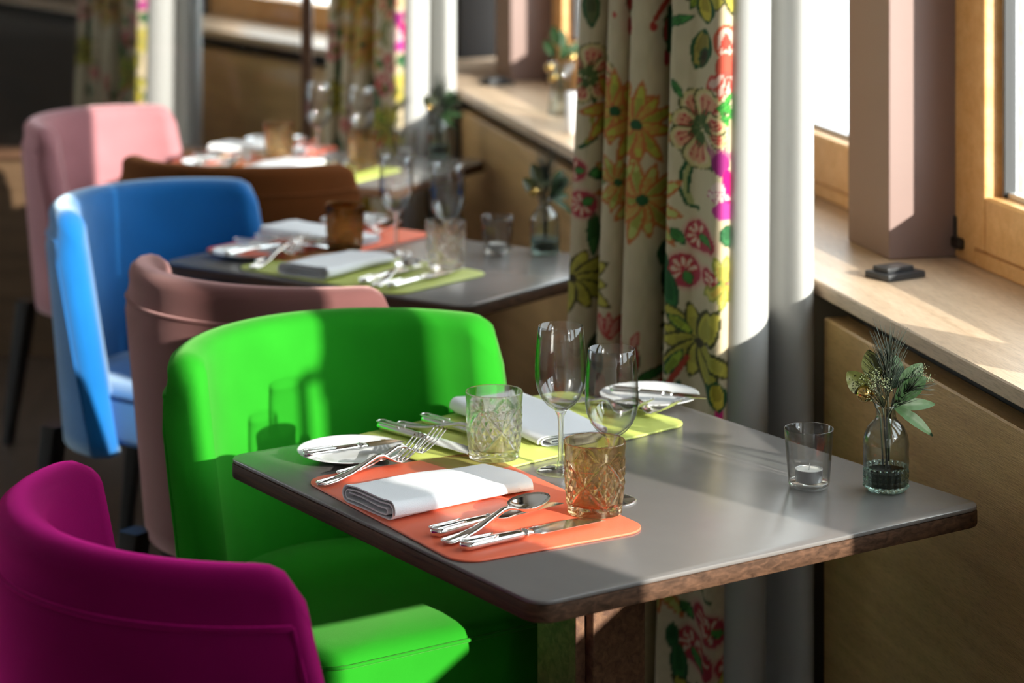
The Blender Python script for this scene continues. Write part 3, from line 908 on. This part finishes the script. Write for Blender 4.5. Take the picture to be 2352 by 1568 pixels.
def spoon(T, a, b, label, group, z=0.0036):
    pa, pb = Vector(T.at(a[0], a[1], z)), Vector(T.at(b[0], b[1], z))
    t = thing('table_spoon', label, 'spoon', pa, math.atan2(pb.y - pa.y, pb.x - pa.x), group)
    t.scale = (1.0, 1.25, 1.25)
    inst('handle', 'spoon_handle', t); inst('bowl', 'spoon_bowl', t)
    return t
def wine(T, p, q, label):
    t = thing('wine_glass', label, 'wine glass', T.at(p, q, 0.0002), 0, 'wine glasses')
    inst('bowl', 'wine_bowl', t); inst('stem', 'wine_stem', t); inst('foot', 'wine_foot', t)
def tumbler(T, p, q, mat, label, rz, z=0.0037):
    o = inst('cut_tumbler', 'tumbler', None, T.at(p, q, z), rz, M[mat])
    tag(o, label, 'tumbler', 'cut crystal tumblers')
def bouquet(x, y, z, rz, where):
    t = thing('pine_sprig', 'upright pine sprig with long needles in the vase ' + where, 'pine sprig', (x, y, z), rz, 'sprigs in the table vases')
    s = inst('stem', 'pine_stem', t); inst('needles', 'pine_needles', s)['kind'] = 'stuff'
    s = inst('stem', 'pine_stem2', t); inst('needles', 'pine_needles2', s)['kind'] = 'stuff'
    t = thing('leafy_sprig', 'sprig of glossy green leaves in the vase ' + where, 'leaf sprig', (x, y, z), rz, 'sprigs in the table vases')
    st = mesh_inst_stems(t)
    for (key, loc, d) in (('leaf_c', (-0.022, 0.0, 0.132), (-0.75, 0.1, 0.75)), ('leaf_c', (-0.012, 0.004, 0.150), (-0.25, 0.2, 0.9)), ('leaf_a', (0.016, 0.002, 0.138), (0.75, 0.1, 0.70)), ('leaf_a', (0.012, -0.004, 0.128), (0.85, -0.2, 0.62)),
                          ('leaf_a', (0.010, 0.006, 0.140), (0.25, 0.5, 0.75)), ('leaf_b', (0.008, -0.004, 0.118), (0.98, -0.1, 0.12)), ('leaf_b', (0.010, -0.006, 0.116), (0.62, -0.3, -0.25))):
        o = inst('leaf', key, t, loc); o.rotation_euler = rot_between(d)
    t = thing('blossom_spray', 'fine pale green blossom spray in the vase ' + where, 'flower spray', (x, y, z), rz, 'sprigs in the table vases')
    inst('stems', 'filler_stems', t)['kind'] = 'stuff'; inst('blossoms', 'filler_blooms', t)['kind'] = 'stuff'
    t = thing('bud_spray', 'nodding spray of tiny pale buds in the vase ' + where, 'flower spray', (x, y, z), rz, 'sprigs in the table vases')
    inst('stems', 'bud_stems', t)['kind'] = 'stuff'; inst('buds', 'bud_blooms', t)['kind'] = 'stuff'
    c, s = math.cos(rz), math.sin(rz)
    t = thing('gold_bauble', 'shiny gold bauble hanging at the neck of the vase ' + where, 'bauble', (x - 0.030 * c, y - 0.030 * s, z + 0.134), rz, 'gold baubles')
    inst('ball', 'bauble_ball', t); inst('cap', 'bauble_cap', t); inst('wire', 'bauble_wire', t)
STEMS = MB()
for (a, b) in (((-0.004, 0.002, 0.035), (-0.022, 0.0, 0.132)), ((0.004, 0.0, 0.04), (0.016, 0.002, 0.138)), ((0.0, -0.004, 0.035), (0.010, -0.006, 0.120)), ((0.002, 0.004, 0.03), (-0.012, 0.004, 0.150))):
    m_ = ((a[0] + b[0]) * 0.3, (a[1] + b[1]) * 0.3, 0.105)
    STEMS.add(tube([a, m_, b], 0.0013, 6))
shared('leaf_stems', (STEMS.v, STEMS.f), M['stem'])
def mesh_inst_stems(t):
    return inst('stems', 'leaf_stems', t)

def lay(T, near, far, near_tumbler, far_tumbler, dcandle=(0, 0), rzv=0.0):
    """near: place by the side that runs from the near-left corner; far: the place at the side beyond"""
    nm = T.name
    big = T.lq > 0.7
    # places across the far side: knife, spoon, knife, napkin, forks, plate, mat
    K1, SP, K2, NA, F1, F2, PL, MA = ((0.262, 0.292), (0.294, 0.362), (0.338, 0.375), 0.458, (0.572, 0.628), (0.610, 0.662), (0.098, 0.706), 0.437) if big else ((0.225, 0.240), (0.254, 0.285), (0.288, 0.300), 0.376, (0.454, 0.470), (0.486, 0.502), (0.055, 0.570), 0.362)
    CQ, VQ = (0.6021, 0.6811) if big else (0.47, 0.545)
    nn, ff = near + ' mat, ' + nm, far + ' mat, ' + nm
    R = T.rot
    # --- near place (sitter looks along +q)
    o = inst('place_mat', 'mat', None, T.at(0.415, 0.160, 0.0), R - 0.055, M[near]); tag(o, '%s rounded place mat on the near side of the %s' % (near, nm), 'place mat', 'place mats')
    o = inst('napkin', 'napkin', None, T.at(0.378, 0.022, 0.0036), R + math.pi / 2 + 0.03); tag(o, 'folded white linen napkin on the ' + nn, 'napkin', 'folded napkins')
    fork(T, (0.233, 0.026), (0.180, 0.24), 'steel dinner fork beside the napkin on the ' + nn, 'forks')
    fork(T, (0.203, 0.076), (0.158, 0.28), 'steel fork at the outer edge of the ' + nn, 'forks')
    knife(T, (0.522, 0.030), (0.492, 0.25), 'steel table knife next to the napkin on the ' + nn, 'table knives')
    spoon(T, (0.560, 0.026), (0.500, 0.24), 'steel soup spoon between the knives on the ' + nn, 'soup spoons')
    knife(T, (0.592, 0.030), (0.588, 0.24), 'steel table knife at the outer edge of the ' + nn, 'table knives')
    o = inst('side_plate', 'plate', None, T.at(0.1135, 0.148, 0.0003)); tag(o, 'white side plate by the near-left corner of the ' + nm, 'plate', 'side plates')
    if nm == 'front table':
        o2 = mesh('rim_monogram', *tube([(0.040, 0.052, 0.0112), (0.043, 0.056, 0.0125), (0.0435, 0.0515, 0.0119), (0.0465, 0.0555, 0.0130), (0.047, 0.051, 0.0125)], 0.0006, 5), M['gold_print'], o)
    knife(T, (0.118, 0.066), (0.126, 0.232), 'butter knife lying across the near plate of the ' + nm, 'butter knives', True, 0.0125)
    tumbler(T, 0.5464, 0.2738, near_tumbler, 'cut crystal tumbler on the ' + nn, 0.4)
    wine(T, 0.5056, 0.3321, 'clear wine glass nearer the tealight end of the ' + nn if False else 'clear wine glass beside the tumbler of the ' + nn)
    # --- far place (sitter looks along +p)
    o = inst('place_mat', 'mat', None, T.at(0.128, MA, 0.0), R + math.pi / 2 + (0.14 if big else 0.0), M[far]); tag(o, '%s rounded place mat on the far side of the %s' % (far, nm), 'place mat', 'place mats')
    o = inst('napkin', 'napkin', None, T.at(-0.005, NA, 0.0036), R - 0.02); tag(o, 'folded white linen napkin on the ' + ff, 'napkin', 'folded napkins')
    knife(T, (0.002, K1[0]), (0.205, K1[1]), 'steel table knife at the outer edge of the ' + ff, 'table knives')
    spoon(T, (0.008, SP[0]), (0.185, SP[1]), 'steel soup spoon between the knives on the ' + ff, 'soup spoons')
    knife(T, (0.006, K2[0]), (0.21, K2[1]), 'steel table knife next to the napkin on the ' + ff, 'table knives')
    fork(T, (0.004, F1[0]), (0.188, F1[1]), 'steel dinner fork beside the napkin on the ' + ff, 'forks')
    fork(T, (0.030, F2[0]), (0.200, F2[1]), 'steel fork at the outer edge of the ' + ff, 'forks')
    o = inst('side_plate', 'plate', None, T.at(PL[0], PL[1], 0.0040), 2.0); tag(o, 'white side plate by the far corner of the ' + nm, 'plate', 'side plates')
    knife(T, (PL[0] - 0.038, PL[1] - 0.050), (PL[0] + 0.067, PL[1] + 0.035), 'butter knife lying across the far plate of the ' + nm, 'butter knives', True, 0.0162)
    tumbler(T, 0.2373, 0.3165, far_tumbler, 'cut crystal tumbler on the ' + ff, 1.1)
    wine(T, 0.3455, 0.3592, 'clear wine glass beside the tumbler of the ' + ff)
    # --- tealight and vase
    t = thing('tealight_holder', 'clear glass tealight holder on the ' + nm, 'tealight holder', T.at(0.6042 + dcandle[0], CQ + dcandle[1], 0.0002), 0, 'tealight holders')
    inst('glass', 'tea_glass', t); inst('base', 'tea_base', t)
    t = thing('tealight', 'white tealight in an aluminium cup inside the holder, ' + nm, 'candle', T.at(0.6042 + dcandle[0], CQ + dcandle[1], 0.0002), 0, 'tealights')
    inst('cup', 'tea_cup', t); inst('wax', 'tea_wax', t); inst('wick', 'wick', t)
    v = T.at(0.676 + dcandle[0], VQ + dcandle[1], 0.0002)
    t = thing('bud_vase', 'small beaded glass bottle vase on the ' + nm, 'vase', v, rzv, 'bottle vases')
    inst('body', 'vase_body', t); inst('beaded_base', 'vase_base', t); inst('water', 'vase_water', t)
    bouquet(v[0], v[1], v[2], rzv, 'on the ' + nm)

lay(T1, 'orange', 'lime', 'cut_amber', 'cut_clear')
lay(T2, 'lime', 'orange', 'cut_clear', 'cut_dark', (-0.07, 0.0), 0.6)
lay(T3, 'lime', 'orange', 'cut_amber', 'cut_amber', (-0.03, 0.0), -0.5)

# ---------------------------------------------------------------- things on the window sill
t = thing('black_box', 'small flat black box on the sill by the sunlit pier', 'box', (*wl(-1.60, -0.14)[:2], SILL_Z), WROT + 0.35, 'black sill boxes')
mesh('base', *slab(0.085, 0.062, 0.003, 0.0002, 0.012, 0.002), M['black'], t, sharp=40)
mesh('top_slab', *slab(0.060, 0.040, 0.003, 0.0122, 0.021, 0.002, cx=0.004), M['black'], t, sharp=40)
t2 = copy_tree(t); t2.location = (*wl(1.40, -0.13)[:2], SILL_Z); t2['label'] = 'small flat black box on the sill by the far pier'
c = wl(0.328, -0.08)
o = mesh('pillar_candle', *lathe([(0, 0.0002), (0.020, 0.0002), (0.0215, 0.002), (0.0215, 0.098), (0.019, 0.101), (0.004, 0.099), (0.0, 0.0985)], 32), M['candle'], None, loc=(c[0], c[1], SILL_Z))
tag(o, 'white pillar candle standing on the sill behind the curtain edge', 'candle')
mesh('wick', *tube([(0, 0, 0.098), (0.001, 0, 0.108)], 0.0009, 6), M['black'], o)
c = wl(0.69, -0.14)
t = thing('tall_vase', 'tall clear glass vase on the sill, holding sprigs and gold baubles', 'vase', (c[0], c[1], SILL_Z), 0)
mesh('body', *lathe([(0, 0.0004), (0.034, 0.0004), (0.036, 0.004), (0.028, 0.05), (0.026, 0.09), (0.034, 0.135), (0.033, 0.135), (0.0245, 0.09), (0.0265, 0.05), (0.033, 0.008), (0, 0.007)], 40), M['vase_glass'], t)
t = thing('leafy_sprig', 'sprig of green leaves in the tall vase on the sill', 'leaf sprig', (c[0], c[1], SILL_Z), 0, 'sprigs in the table vases')
inst('stems', 'leaf_stems', t)
for (d, z) in (((-0.6, 0, 0.8), 0.15), ((0.1, 0.3, 1), 0.17), ((0.7, 0.1, 0.7), 0.15), ((0.2, -0.3, 1), 0.14), ((-0.3, -0.1, 1), 0.18)):
    o = inst('leaf', 'leaf_a', t, (0.02 * d[0], 0.02 * d[1], z)); o.rotation_euler = rot_between(d)
for k, (dx, dz) in enumerate(((-0.030, 0.125), (-0.020, 0.098), (0.028, 0.150))):
    t = thing('gold_bauble', ['gold bauble highest on the near side of the tall sill vase', 'gold bauble lowest on the tall sill vase', 'gold bauble at the top of the tall sill vase'][k], 'bauble', (c[0] + dx, c[1] - 0.02, SILL_Z + dz), 0, 'gold baubles')
    inst('ball', 'bauble_ball', t); inst('cap', 'bauble_cap', t)

# ---------------------------------------------------------------- embroidered curtains
def smooth_path(pts, n):
    """Catmull-Rom through the points, resampled evenly"""
    P = [Vector((p[0], p[1], p[2] * 0.0005 if len(p) > 2 else 0.0)) for p in pts]; out = []
    for i in range(len(P) - 1):
        p0, p1, p2, p3 = P[max(i - 1, 0)], P[i], P[i + 1], P[min(i + 2, len(P) - 1)]
        for k in range(24):
            t = k / 24
            out.append(0.5 * ((2 * p1) + (p2 - p0) * t + (2 * p0 - 5 * p1 + 4 * p2 - p3) * t * t + (3 * p1 - p0 - 3 * p2 + p3) * t ** 3))
    out.append(P[-1])
    d = [0.0]
    for i in range(1, len(out)): d.append(d[-1] + (out[i] - out[i - 1]).length)
    res = []; j = 0
    for k in range(n):
        s = d[-1] * k / (n - 1)
        while j < len(d) - 2 and d[j + 1] < s: j += 1
        f_ = (s - d[j]) / max(d[j + 1] - d[j], 1e-9)
        res.append(out[j].lerp(out[j + 1], min(1, max(0, f_))))
    return res

CUR0 = Vector((0.500, 4.030))           # foot of the curtain at the wall side
# x, y and cloth coordinate across
FL = [(0.330, 4.80, -150), (0.300, 4.79, -120), (0.262, 4.735, -85), (0.205, 4.64, -40), (0.140, 4.585, -12), (0.1285, 4.550, 0), (0.150, 4.525, 28), (0.176, 4.535, 58), (0.190, 4.562, 74), (0.184, 4.515, 62), (0.1778, 4.470, 66), (0.1968, 4.448, 92), (0.216, 4.455, 112), (0.229, 4.478, 126), (0.223, 4.435, 116),
      (0.2160, 4.390, 120), (0.2434, 4.362, 156), (0.271, 4.372, 190), (0.299, 4.405, 222), (0.289, 4.345, 206), (0.2805, 4.280, 211), (0.305, 4.248, 245), (0.328, 4.225, 280), (0.3395, 4.165, 303), (0.3400, 4.112, 309), (0.3455, 4.094, 316), (0.3604, 4.092, 336), (0.3737, 4.110, 353), (0.370, 4.15, 362)]
LN = [(0.356, 4.175), (0.358, 4.135), (0.368, 4.103), (0.386, 4.086), (0.410, 4.085), (0.428, 4.102), (0.437, 4.140), (0.431, 4.176), (0.446, 4.162), (0.462, 4.135), (0.484, 4.115), (0.502, 4.120), (0.510, 4.150), (0.500, 4.19)]
def flare(z):
    return 1 + 0.11 * max(-0.6, min(1.7, (1.36 - z)))
def curtain_mesh(path, zs):
    V = []
    for z in zs:
        k = flare(z)
        for p in path:
            w = CUR0 + Vector(((p.x - CUR0.x) * k, (p.y - CUR0.y) * (1 + (k - 1) * 0.4)))
            V.append((w.x - CUR0.x, w.y - CUR0.y, z))
    n = len(path); F = []
    for i in range(len(zs) - 1):
        for j in range(n - 1):
            a = i * n + j
            F.append((a, a + 1, a + n + 1, a + n))
    return V, F

# --- the embroidery, painted on the flat cloth: u across (0..360), v down the cloth (both in units of about 0.8 mm)
def paint(U, Vv):
    base = np.array([0.50, 0.415, 0.275])
    C = np.tile(base, (U.size, 1)).astype(float)
    C *= (1 + 0.05 * np.sin(U * 2.1)[:, None] * np.sin(Vv * 1.7)[:, None])
    def blend(mask, col, k=1.0):
        C[mask] = C[mask] * (1 - k) + np.array(col) * k
    def petal(cx, cy, L, W, ang, fill, edge, vein=None, tip=1.0, ew=0.16):
        a = math.radians(ang); dx, dy = U - cx, Vv - cy
        x = (dx * math.cos(a) + dy * math.sin(a)) / L; y = (-dx * math.sin(a) + dy * math.cos(a)) / W
        inside = (x > 0) & (x < 1)
        w = np.zeros_like(x); xi = np.clip(x, 1e-4, 1 - 1e-4)
        w = np.sin(np.pi * xi ** tip) ** 0.8
        r = np.abs(y) / np.maximum(w, 1e-3)
        body = inside & (r < 1)
        blend(body, edge)
        core = (x > ew * 0.5) & (x < 1 - ew * 0.6) & (r < 1 - ew * 1.7 * (W / max(W, 1)))
        C[core & body] = np.array(fill)
        sh = core & body & (r < 0.45) & (x < 0.6)
        if vein is not None: blend(sh, vein, 0.75)
    def blob(cx, cy, rx, ry, col, k=1.0):
        blend(((U - cx) / rx) ** 2 + ((Vv - cy) / ry) ** 2 < 1, col, k)
    def halo(cx, cy, rx, ry, col, k=0.6):
        d = ((U - cx) / rx) ** 2 + ((Vv - cy) / ry) ** 2
        m = d < 1
        C[m] = C[m] * (1 - k * (1 - d[m]))[:, None] + np.array(col) * (k * (1 - d[m]))[:, None]
    def curve(pts, w, col):
        for (x0, y0), (x1, y1) in zip(pts[:-1], pts[1:]):
            dx, dy = x1 - x0, y1 - y0; L2 = dx * dx + dy * dy + 1e-6
            t = np.clip(((U - x0) * dx + (Vv - y0) * dy) / L2, 0, 1)
            blend((U - x0 - t * dx) ** 2 + (Vv - y0 - t * dy) ** 2 < w * w, col)
    RUST, YG, OL, GR, DG = (0.36, 0.10, 0.05), (0.36, 0.36, 0.05), (0.26, 0.27, 0.05), (0.06, 0.22, 0.05), (0.02, 0.08, 0.03)
    PEACH, CREAM, RED, MAG, PK = (0.55, 0.24, 0.13), (0.55, 0.44, 0.22), (0.40, 0.03, 0.03), (0.45, 0.005, 0.13), (0.55, 0.16, 0.18)
    def lily(cx, cy, s, fill=YG, vein=OL, edge=RUST, rots=(-100, -60, -20, 30, 75, 110, 150, 200)):
        for i, a in enumerate(rots):
            petal(cx, cy, s * (1.0 if i % 2 else 0.82), s * 0.24, a, fill, edge, vein, 0.8)
        blob(cx, cy, s * 0.13, s * 0.13, DG)
    def peach(cx, cy, s, rots):
        for a in rots:
            petal(cx, cy, s, s * 0.42, a, CREAM, DG, None, 1.5, 0.10)
            petal(cx + s * .16 * math.cos(math.radians(a)), cy + s * .16 * math.sin(math.radians(a)), s * 0.72, s * 0.27, a, PEACH, CREAM, RUST, 1.5, 0.18)
            for o in (-14, 0, 14):
                b = math.radians(a + o); blob(cx + s * .6 * math.cos(b), cy + s * .6 * math.sin(b), 4.5, 4.5, RED)
    def peachp(cx, cy, s, a):
        w = s * 0.40
        petal(cx, cy, s, w, a, (0.50, 0.40, 0.19), (0.05, 0.07, 0.02), None, 1.7, 0.09)
        ca, sa = math.cos(math.radians(a)), math.sin(math.radians(a))
        petal(cx + s * .20 * ca, cy + s * .20 * sa, s * 0.68, w * 0.68, a, (0.55, 0.27, 0.16), (0.56, 0.44, 0.26), None, 1.7, 0.12)
        petal(cx + s * .06 * ca, cy + s * .06 * sa, s * 0.45, w * 0.3, a, (0.06, 0.10, 0.03), (0.12, 0.14, 0.05), None, 0.8)
        for q in (-13, 0, 13):
            b = math.radians(a + q)
            curve([(cx + s * .36 * math.cos(b), cy + s * .36 * math.sin(b)), (cx + s * .64 * math.cos(b), cy + s * .64 * math.sin(b))], 1.6, (0.34, 0.05, 0.04))
            blob(cx + s * .68 * math.cos(b), cy + s * .68 * math.sin(b), 3.6, 3.6, (0.40, 0.04, 0.04))
    def carn(cx, cy, s, ang):
        halo(cx, cy, s * 1.35, s * 1.35, (0.55, 0.10, 0.16), 0.8)
        blob(cx, cy, s, s, (0.34, 0.04, 0.06))
        for k in range(6):
            b = math.radians(ang - 100 + k * 40); petal(cx + 0.1 * s * math.cos(b), cy + .1 * s * math.sin(b), s * 0.85, s * 0.20, math.degrees(b), (0.58, 0.42, 0.32), RED, None, 1.3, 0.25)
        petal(cx, cy, s * 0.9, s * 0.35, ang + 180, GR, DG, None, 0.9)
    def leaf(cx, cy, L, W, ang, col=GR):
        petal(cx, cy, L, W, ang, col, DG, tuple(c * 0.5 for c in col), 0.9, 0.22)
    for k in (-1, 0, 1, 2):
        o = 830 * k
        sh = 0 if k % 2 == 0 else 38
        X = lambda x: x + sh
        # stems and tails
        curve([(X(34), 240 + o), (X(52), 300 + o), (X(44), 350 + o), (X(14), 372 + o)], 5, DG); curve([(X(36), 300 + o), (X(42), 335 + o), (X(26), 358 + o)], 5, OL)
        curve([(X(74), -70 + o), (X(80), -5 + o)], 4, (0.30, 0.04, 0.03)); blob(X(80), 45 + o, 4, 8, RED)
        for (cx, cy) in ((114, 30), (200, 95)):
            petal(X(cx), cy + o - 60, 70, 9, 92, (0.36, 0.05, 0.04), DG, None, 1.2); blob(X(cx), cy + 40 + o, 6, 22, (0.34, 0.03, 0.04))
        curve([(X(222), -40 + o), (X(196), 5 + o), (X(172), 45 + o)], 6, (0.36, 0.05, 0.03)); blob(X(168), 62 + o, 9, 11, (0.40, 0.04, 0.03))
        curve([(X(206), 20 + o), (X(204), 120 + o)], 6, DG)
        curve([(X(254), 345 + o), (X(238), 375 + o), (X(236), 415 + o), (X(252), 446 + o), (X(280), 452 + o)], 4.5, DG)
        curve([(X(262), 352 + o), (X(250), 384 + o), (X(250), 418 + o), (X(262), 440 + o)], 8, (0.30, 0.30, 0.12)); curve([(X(266), 356 + o), (X(257), 388 + o), (X(256), 418 + o)], 4, DG)
        # left edge flower
        for (a, L) in ((-128, 74), (-80, 88), (-35, 70), (5, 66), (48, 62), (160, 44), (110, 66)):
            peachp(X(24), 205 + o, L, a)
        leaf(X(22), -10 + o, 96, 20, 86, (0.10, 0.12, 0.05)); leaf(X(46), 520 + o, 115, 15, 88, (0.04, 0.12, 0.03)); leaf(X(80), 432 + o, 50, 18, 178, GR)
        carn(X(2), 428 + o, 27, 180); carn(X(22), 508 + o, 32, 150)
        # lilies: long wavy petals reaching up and down
        for (cx, cy, s, rots) in ((88, 272, 108, (-118, -92, -66, -30, 20, 62, 96, 125, 168)), (137, 292, 112, (-112, -84, -55, -24, 12, 55, 84, 112, 150)), (155, 464, 118, (-135, -104, -72, -38, 8, 48, 78, 104, 132, 170)), (100, 440, 78, (-150, -118, -88, -60, 70, 100, 128))):
            for i, a in enumerate(rots):
                petal(X(cx), cy + o, s * (0.95 if i % 2 else 0.78), s * 0.155, a, (0.40, 0.38, 0.06) if cy < 400 else (0.40, 0.41, 0.12), (0.42, 0.13, 0.04), (0.24, 0.25, 0.04) if i % 2 else (0.46, 0.22, 0.06), 0.85, 0.26)
            blob(X(cx), cy + o, s * 0.12, s * 0.11, DG)
        # peach flower on the front fold
        for (a, L) in ((-112, 92), (-78, 96), (196, 74), (148, 84), (100, 96), (10, 52), (-40, 60)):
            peachp(X(286), 272 + o, L, a)
        leaf(X(212), 170 + o, 50, 9, 58, GR); leaf(X(290), 50 + o, 98, 26, 104, (0.34, 0.27, 0.06)); leaf(X(292), 90 + o, 52, 12, 104, (0.06, 0.05, 0.02)); leaf(X(282), -30 + o, 70, 22, 80, (0.50, 0.40, 0.05))
        carn(X(282), 512 + o, 33, 190); carn(X(250), 596 + o, 38, 240); carn(X(318), 592 + o, 26, 180)
        leaf(X(218), 505 + o, 46, 14, 45, GR); leaf(X(206), 560 + o, 60, 14, 95, (0.02, 0.10, 0.03)); leaf(X(214), 600 + o, 112, 20, 84, (0.03, 0.14, 0.04))
        # sunlit fold: red bloom, green twig, magenta thistle, blossoms
        blob(X(333), 66 + o, 26, 40, (0.50, 0.10, 0.05)); blob(X(333), 66 + o, 19, 32, (0.60, 0.42, 0.34))
        for a in (70, 84, 98, 110): petal(X(333), 45 + o, 42, 4, a, (0.45, 0.06, 0.04), (0.45, 0.06, 0.04))
        blob(X(331), 122 + o, 20, 34, (0.45, 0.08, 0.05))
        for a in (55, 80, 100, 125): petal(X(331), 128 + o, 66, 12, a, (0.58, 0.38, 0.32), (0.46, 0.07, 0.05), None, 0.9, 0.3)
        for (x, y, L, a) in ((312, 212, 40, -30), (318, 208, 44, 15), (322, 215, 40, 60), (348, 200, 36, 150), (320, 232, 46, -8), (330, 205, 34, -60)): petal(X(x), y + o, L, 6, a, (0.05, 0.26, 0.04), (0.02, 0.14, 0.03))
        curve([(X(345), 235 + o), (X(338), 290 + o), (X(342), 380 + o)], 2.5, (0.40, 0.36, 0.20))
        for i in range(9): petal(X(326), 336 + o, 46, 3.5, -140 + i * 12, (0.40, 0.14, 0.20), (0.30, 0.05, 0.12))
        blob(X(326), 330 + o, 18, 26, (0.24, 0.02, 0.14)); blob(X(340), 382 + o, 14, 40, MAG); blob(X(322), 388 + o, 14, 20, (0.60, 0.46, 0.42))
        for a in (40, 70, 100, 130): petal(X(322), 388 + o, 34, 7, a, (0.62, 0.48, 0.44), (0.36, 0.02, 0.12))
        blob(X(334), 432 + o, 24, 20, (0.40, 0.04, 0.22))
        leaf(X(340), 462 + o, 50, 20, 82, (0.04, 0.16, 0.06))
        for a in (-110, -60, -85, 60, 95, 130): petal(X(336), 588 + o, 62, 13, a, (0.50, 0.44, 0.10), (0.26, 0.26, 0.05), (0.46, 0.30, 0.06), 0.85, 0.25)
        # low flowers
        for (cx, cy, s, rots, ed) in ((288, 748, 112, (-168, -140, -108, -70, 172, 140, 104, 70, 30), (0.06, 0.06, 0.02)), (8, 690, 100, (-70, -38, -5, 28, 60, 100), (0.07, 0.06, 0.02))):
            for i, a in enumerate(rots): petal(X(cx), cy + o, s * (1.0 if i % 2 else 0.8), s * 0.2, a, (0.42, 0.37, 0.06), ed, (0.30, 0.27, 0.05), 0.85, 0.2)
            blob(X(cx), cy + o, 9, 9, (0.05, 0.04, 0.02))
        for a in (-112, -92, -70): petal(X(92), 812 + o, 66, 11, a, (0.52, 0.26, 0.20), RED, None, 0.9, 0.25)
        petal(X(142), 812 + o, 46, 10, -75, (0.52, 0.26, 0.20), RED, None, 0.9, 0.25)
        leaf(X(214), 700 + o, 70, 14, 30, (0.36, 0.44, 0.05)); leaf(X(212), 840 + o, 80, 14, -60, (0.30, 0.40, 0.05)); leaf(X(150), 880 + o, 80, 12, -20, GR)
        blob(X(331), 868 + o, 9, 30, (0.60, 0.02, 0.18))
    return np.clip(C, 0.004, 1)

m, n, l, b = new_mat('embroidered linen')
ca = n.new('ShaderNodeVertexColor'); ca.layer_name = 'embroidery'
l.new(ca.outputs['Color'], b.inputs['Base Color'])
setin(b, Roughness=0.85); b.inputs['Specular IOR Level'].default_value = 0.2
tc = n.new('ShaderNodeTexCoord'); nb = n.new('ShaderNodeTexNoise'); nb.inputs['Scale'].default_value = 600
l.new(tc.outputs['Object'], nb.inputs['Vector'])
bp = n.new('ShaderNodeBump'); bp.inputs['Strength'].default_value = 0.3; bp.inputs['Distance'].default_value = 0.001
l.new(nb.outputs['Fac'], bp.inputs['Height']); l.new(bp.outputs['Normal'], b.inputs['Normal'])
M['embroidery'] = m

def zlist(dz):
    return list(np.arange(0.02, 0.60, dz * 1.7)) + list(np.arange(0.60, 1.45, dz)) + list(np.arange(1.45, 2.66, 0.08))
def make_curtain(label, FL=FL, npt=380, dz=0.0030):
    fpath = smooth_path(FL, npt); zs = zlist(dz); fv, ff = curtain_mesh(fpath, zs)
    t = thing('curtain', label, 'curtain', (CUR0.x, CUR0.y, 0), 0, 'embroidered curtains')
    o = mesh('embroidered_panel', fv, ff, M['embroidery'], t)
    nn = len(fpath)
    # cloth coordinates: length along the folded edge and height
    U = np.tile(np.array([p.z for p in fpath]) / 0.0005, len(zs))
    Vv = np.repeat((1.36 - np.array(zs)) / 0.000772, nn)
    C = paint(U, Vv)
    at = o.data.color_attributes.new('embroidery', 'FLOAT_COLOR', 'POINT')
    at.data.foreach_set('color', np.hstack([C, np.ones((C.shape[0], 1))]).astype(np.float32).ravel())
    lp = smooth_path(LN, 90)
    lv, lf = curtain_mesh(lp, list(np.arange(0.02, 2.66, 0.06)))
    mesh('lining', lv, lf, M['lining'], t)
    rail = tube([(-0.42, 0.72, 2.665), (0.02, -0.05, 2.665)], 0.012, 10)
    mesh('rail', *rail, M['dark_metal'], t)
    return t
cu1 = make_curtain('embroidered floral curtain with white lining, behind the front table')
cu2 = make_curtain('embroidered floral curtain with white lining, behind the far table', FL[3:], 160, 0.008); cu2.location = (CUR0.x + WD.x * PER, CUR0.y + WD.y * PER, 0)
cu3 = copy_tree(cu2); cu3.location = (-1.08, 8.31, 0); cu3.scale = (1.25, 1, 1); cu3['label'] = 'embroidered curtain seen dimly through the glass partition'
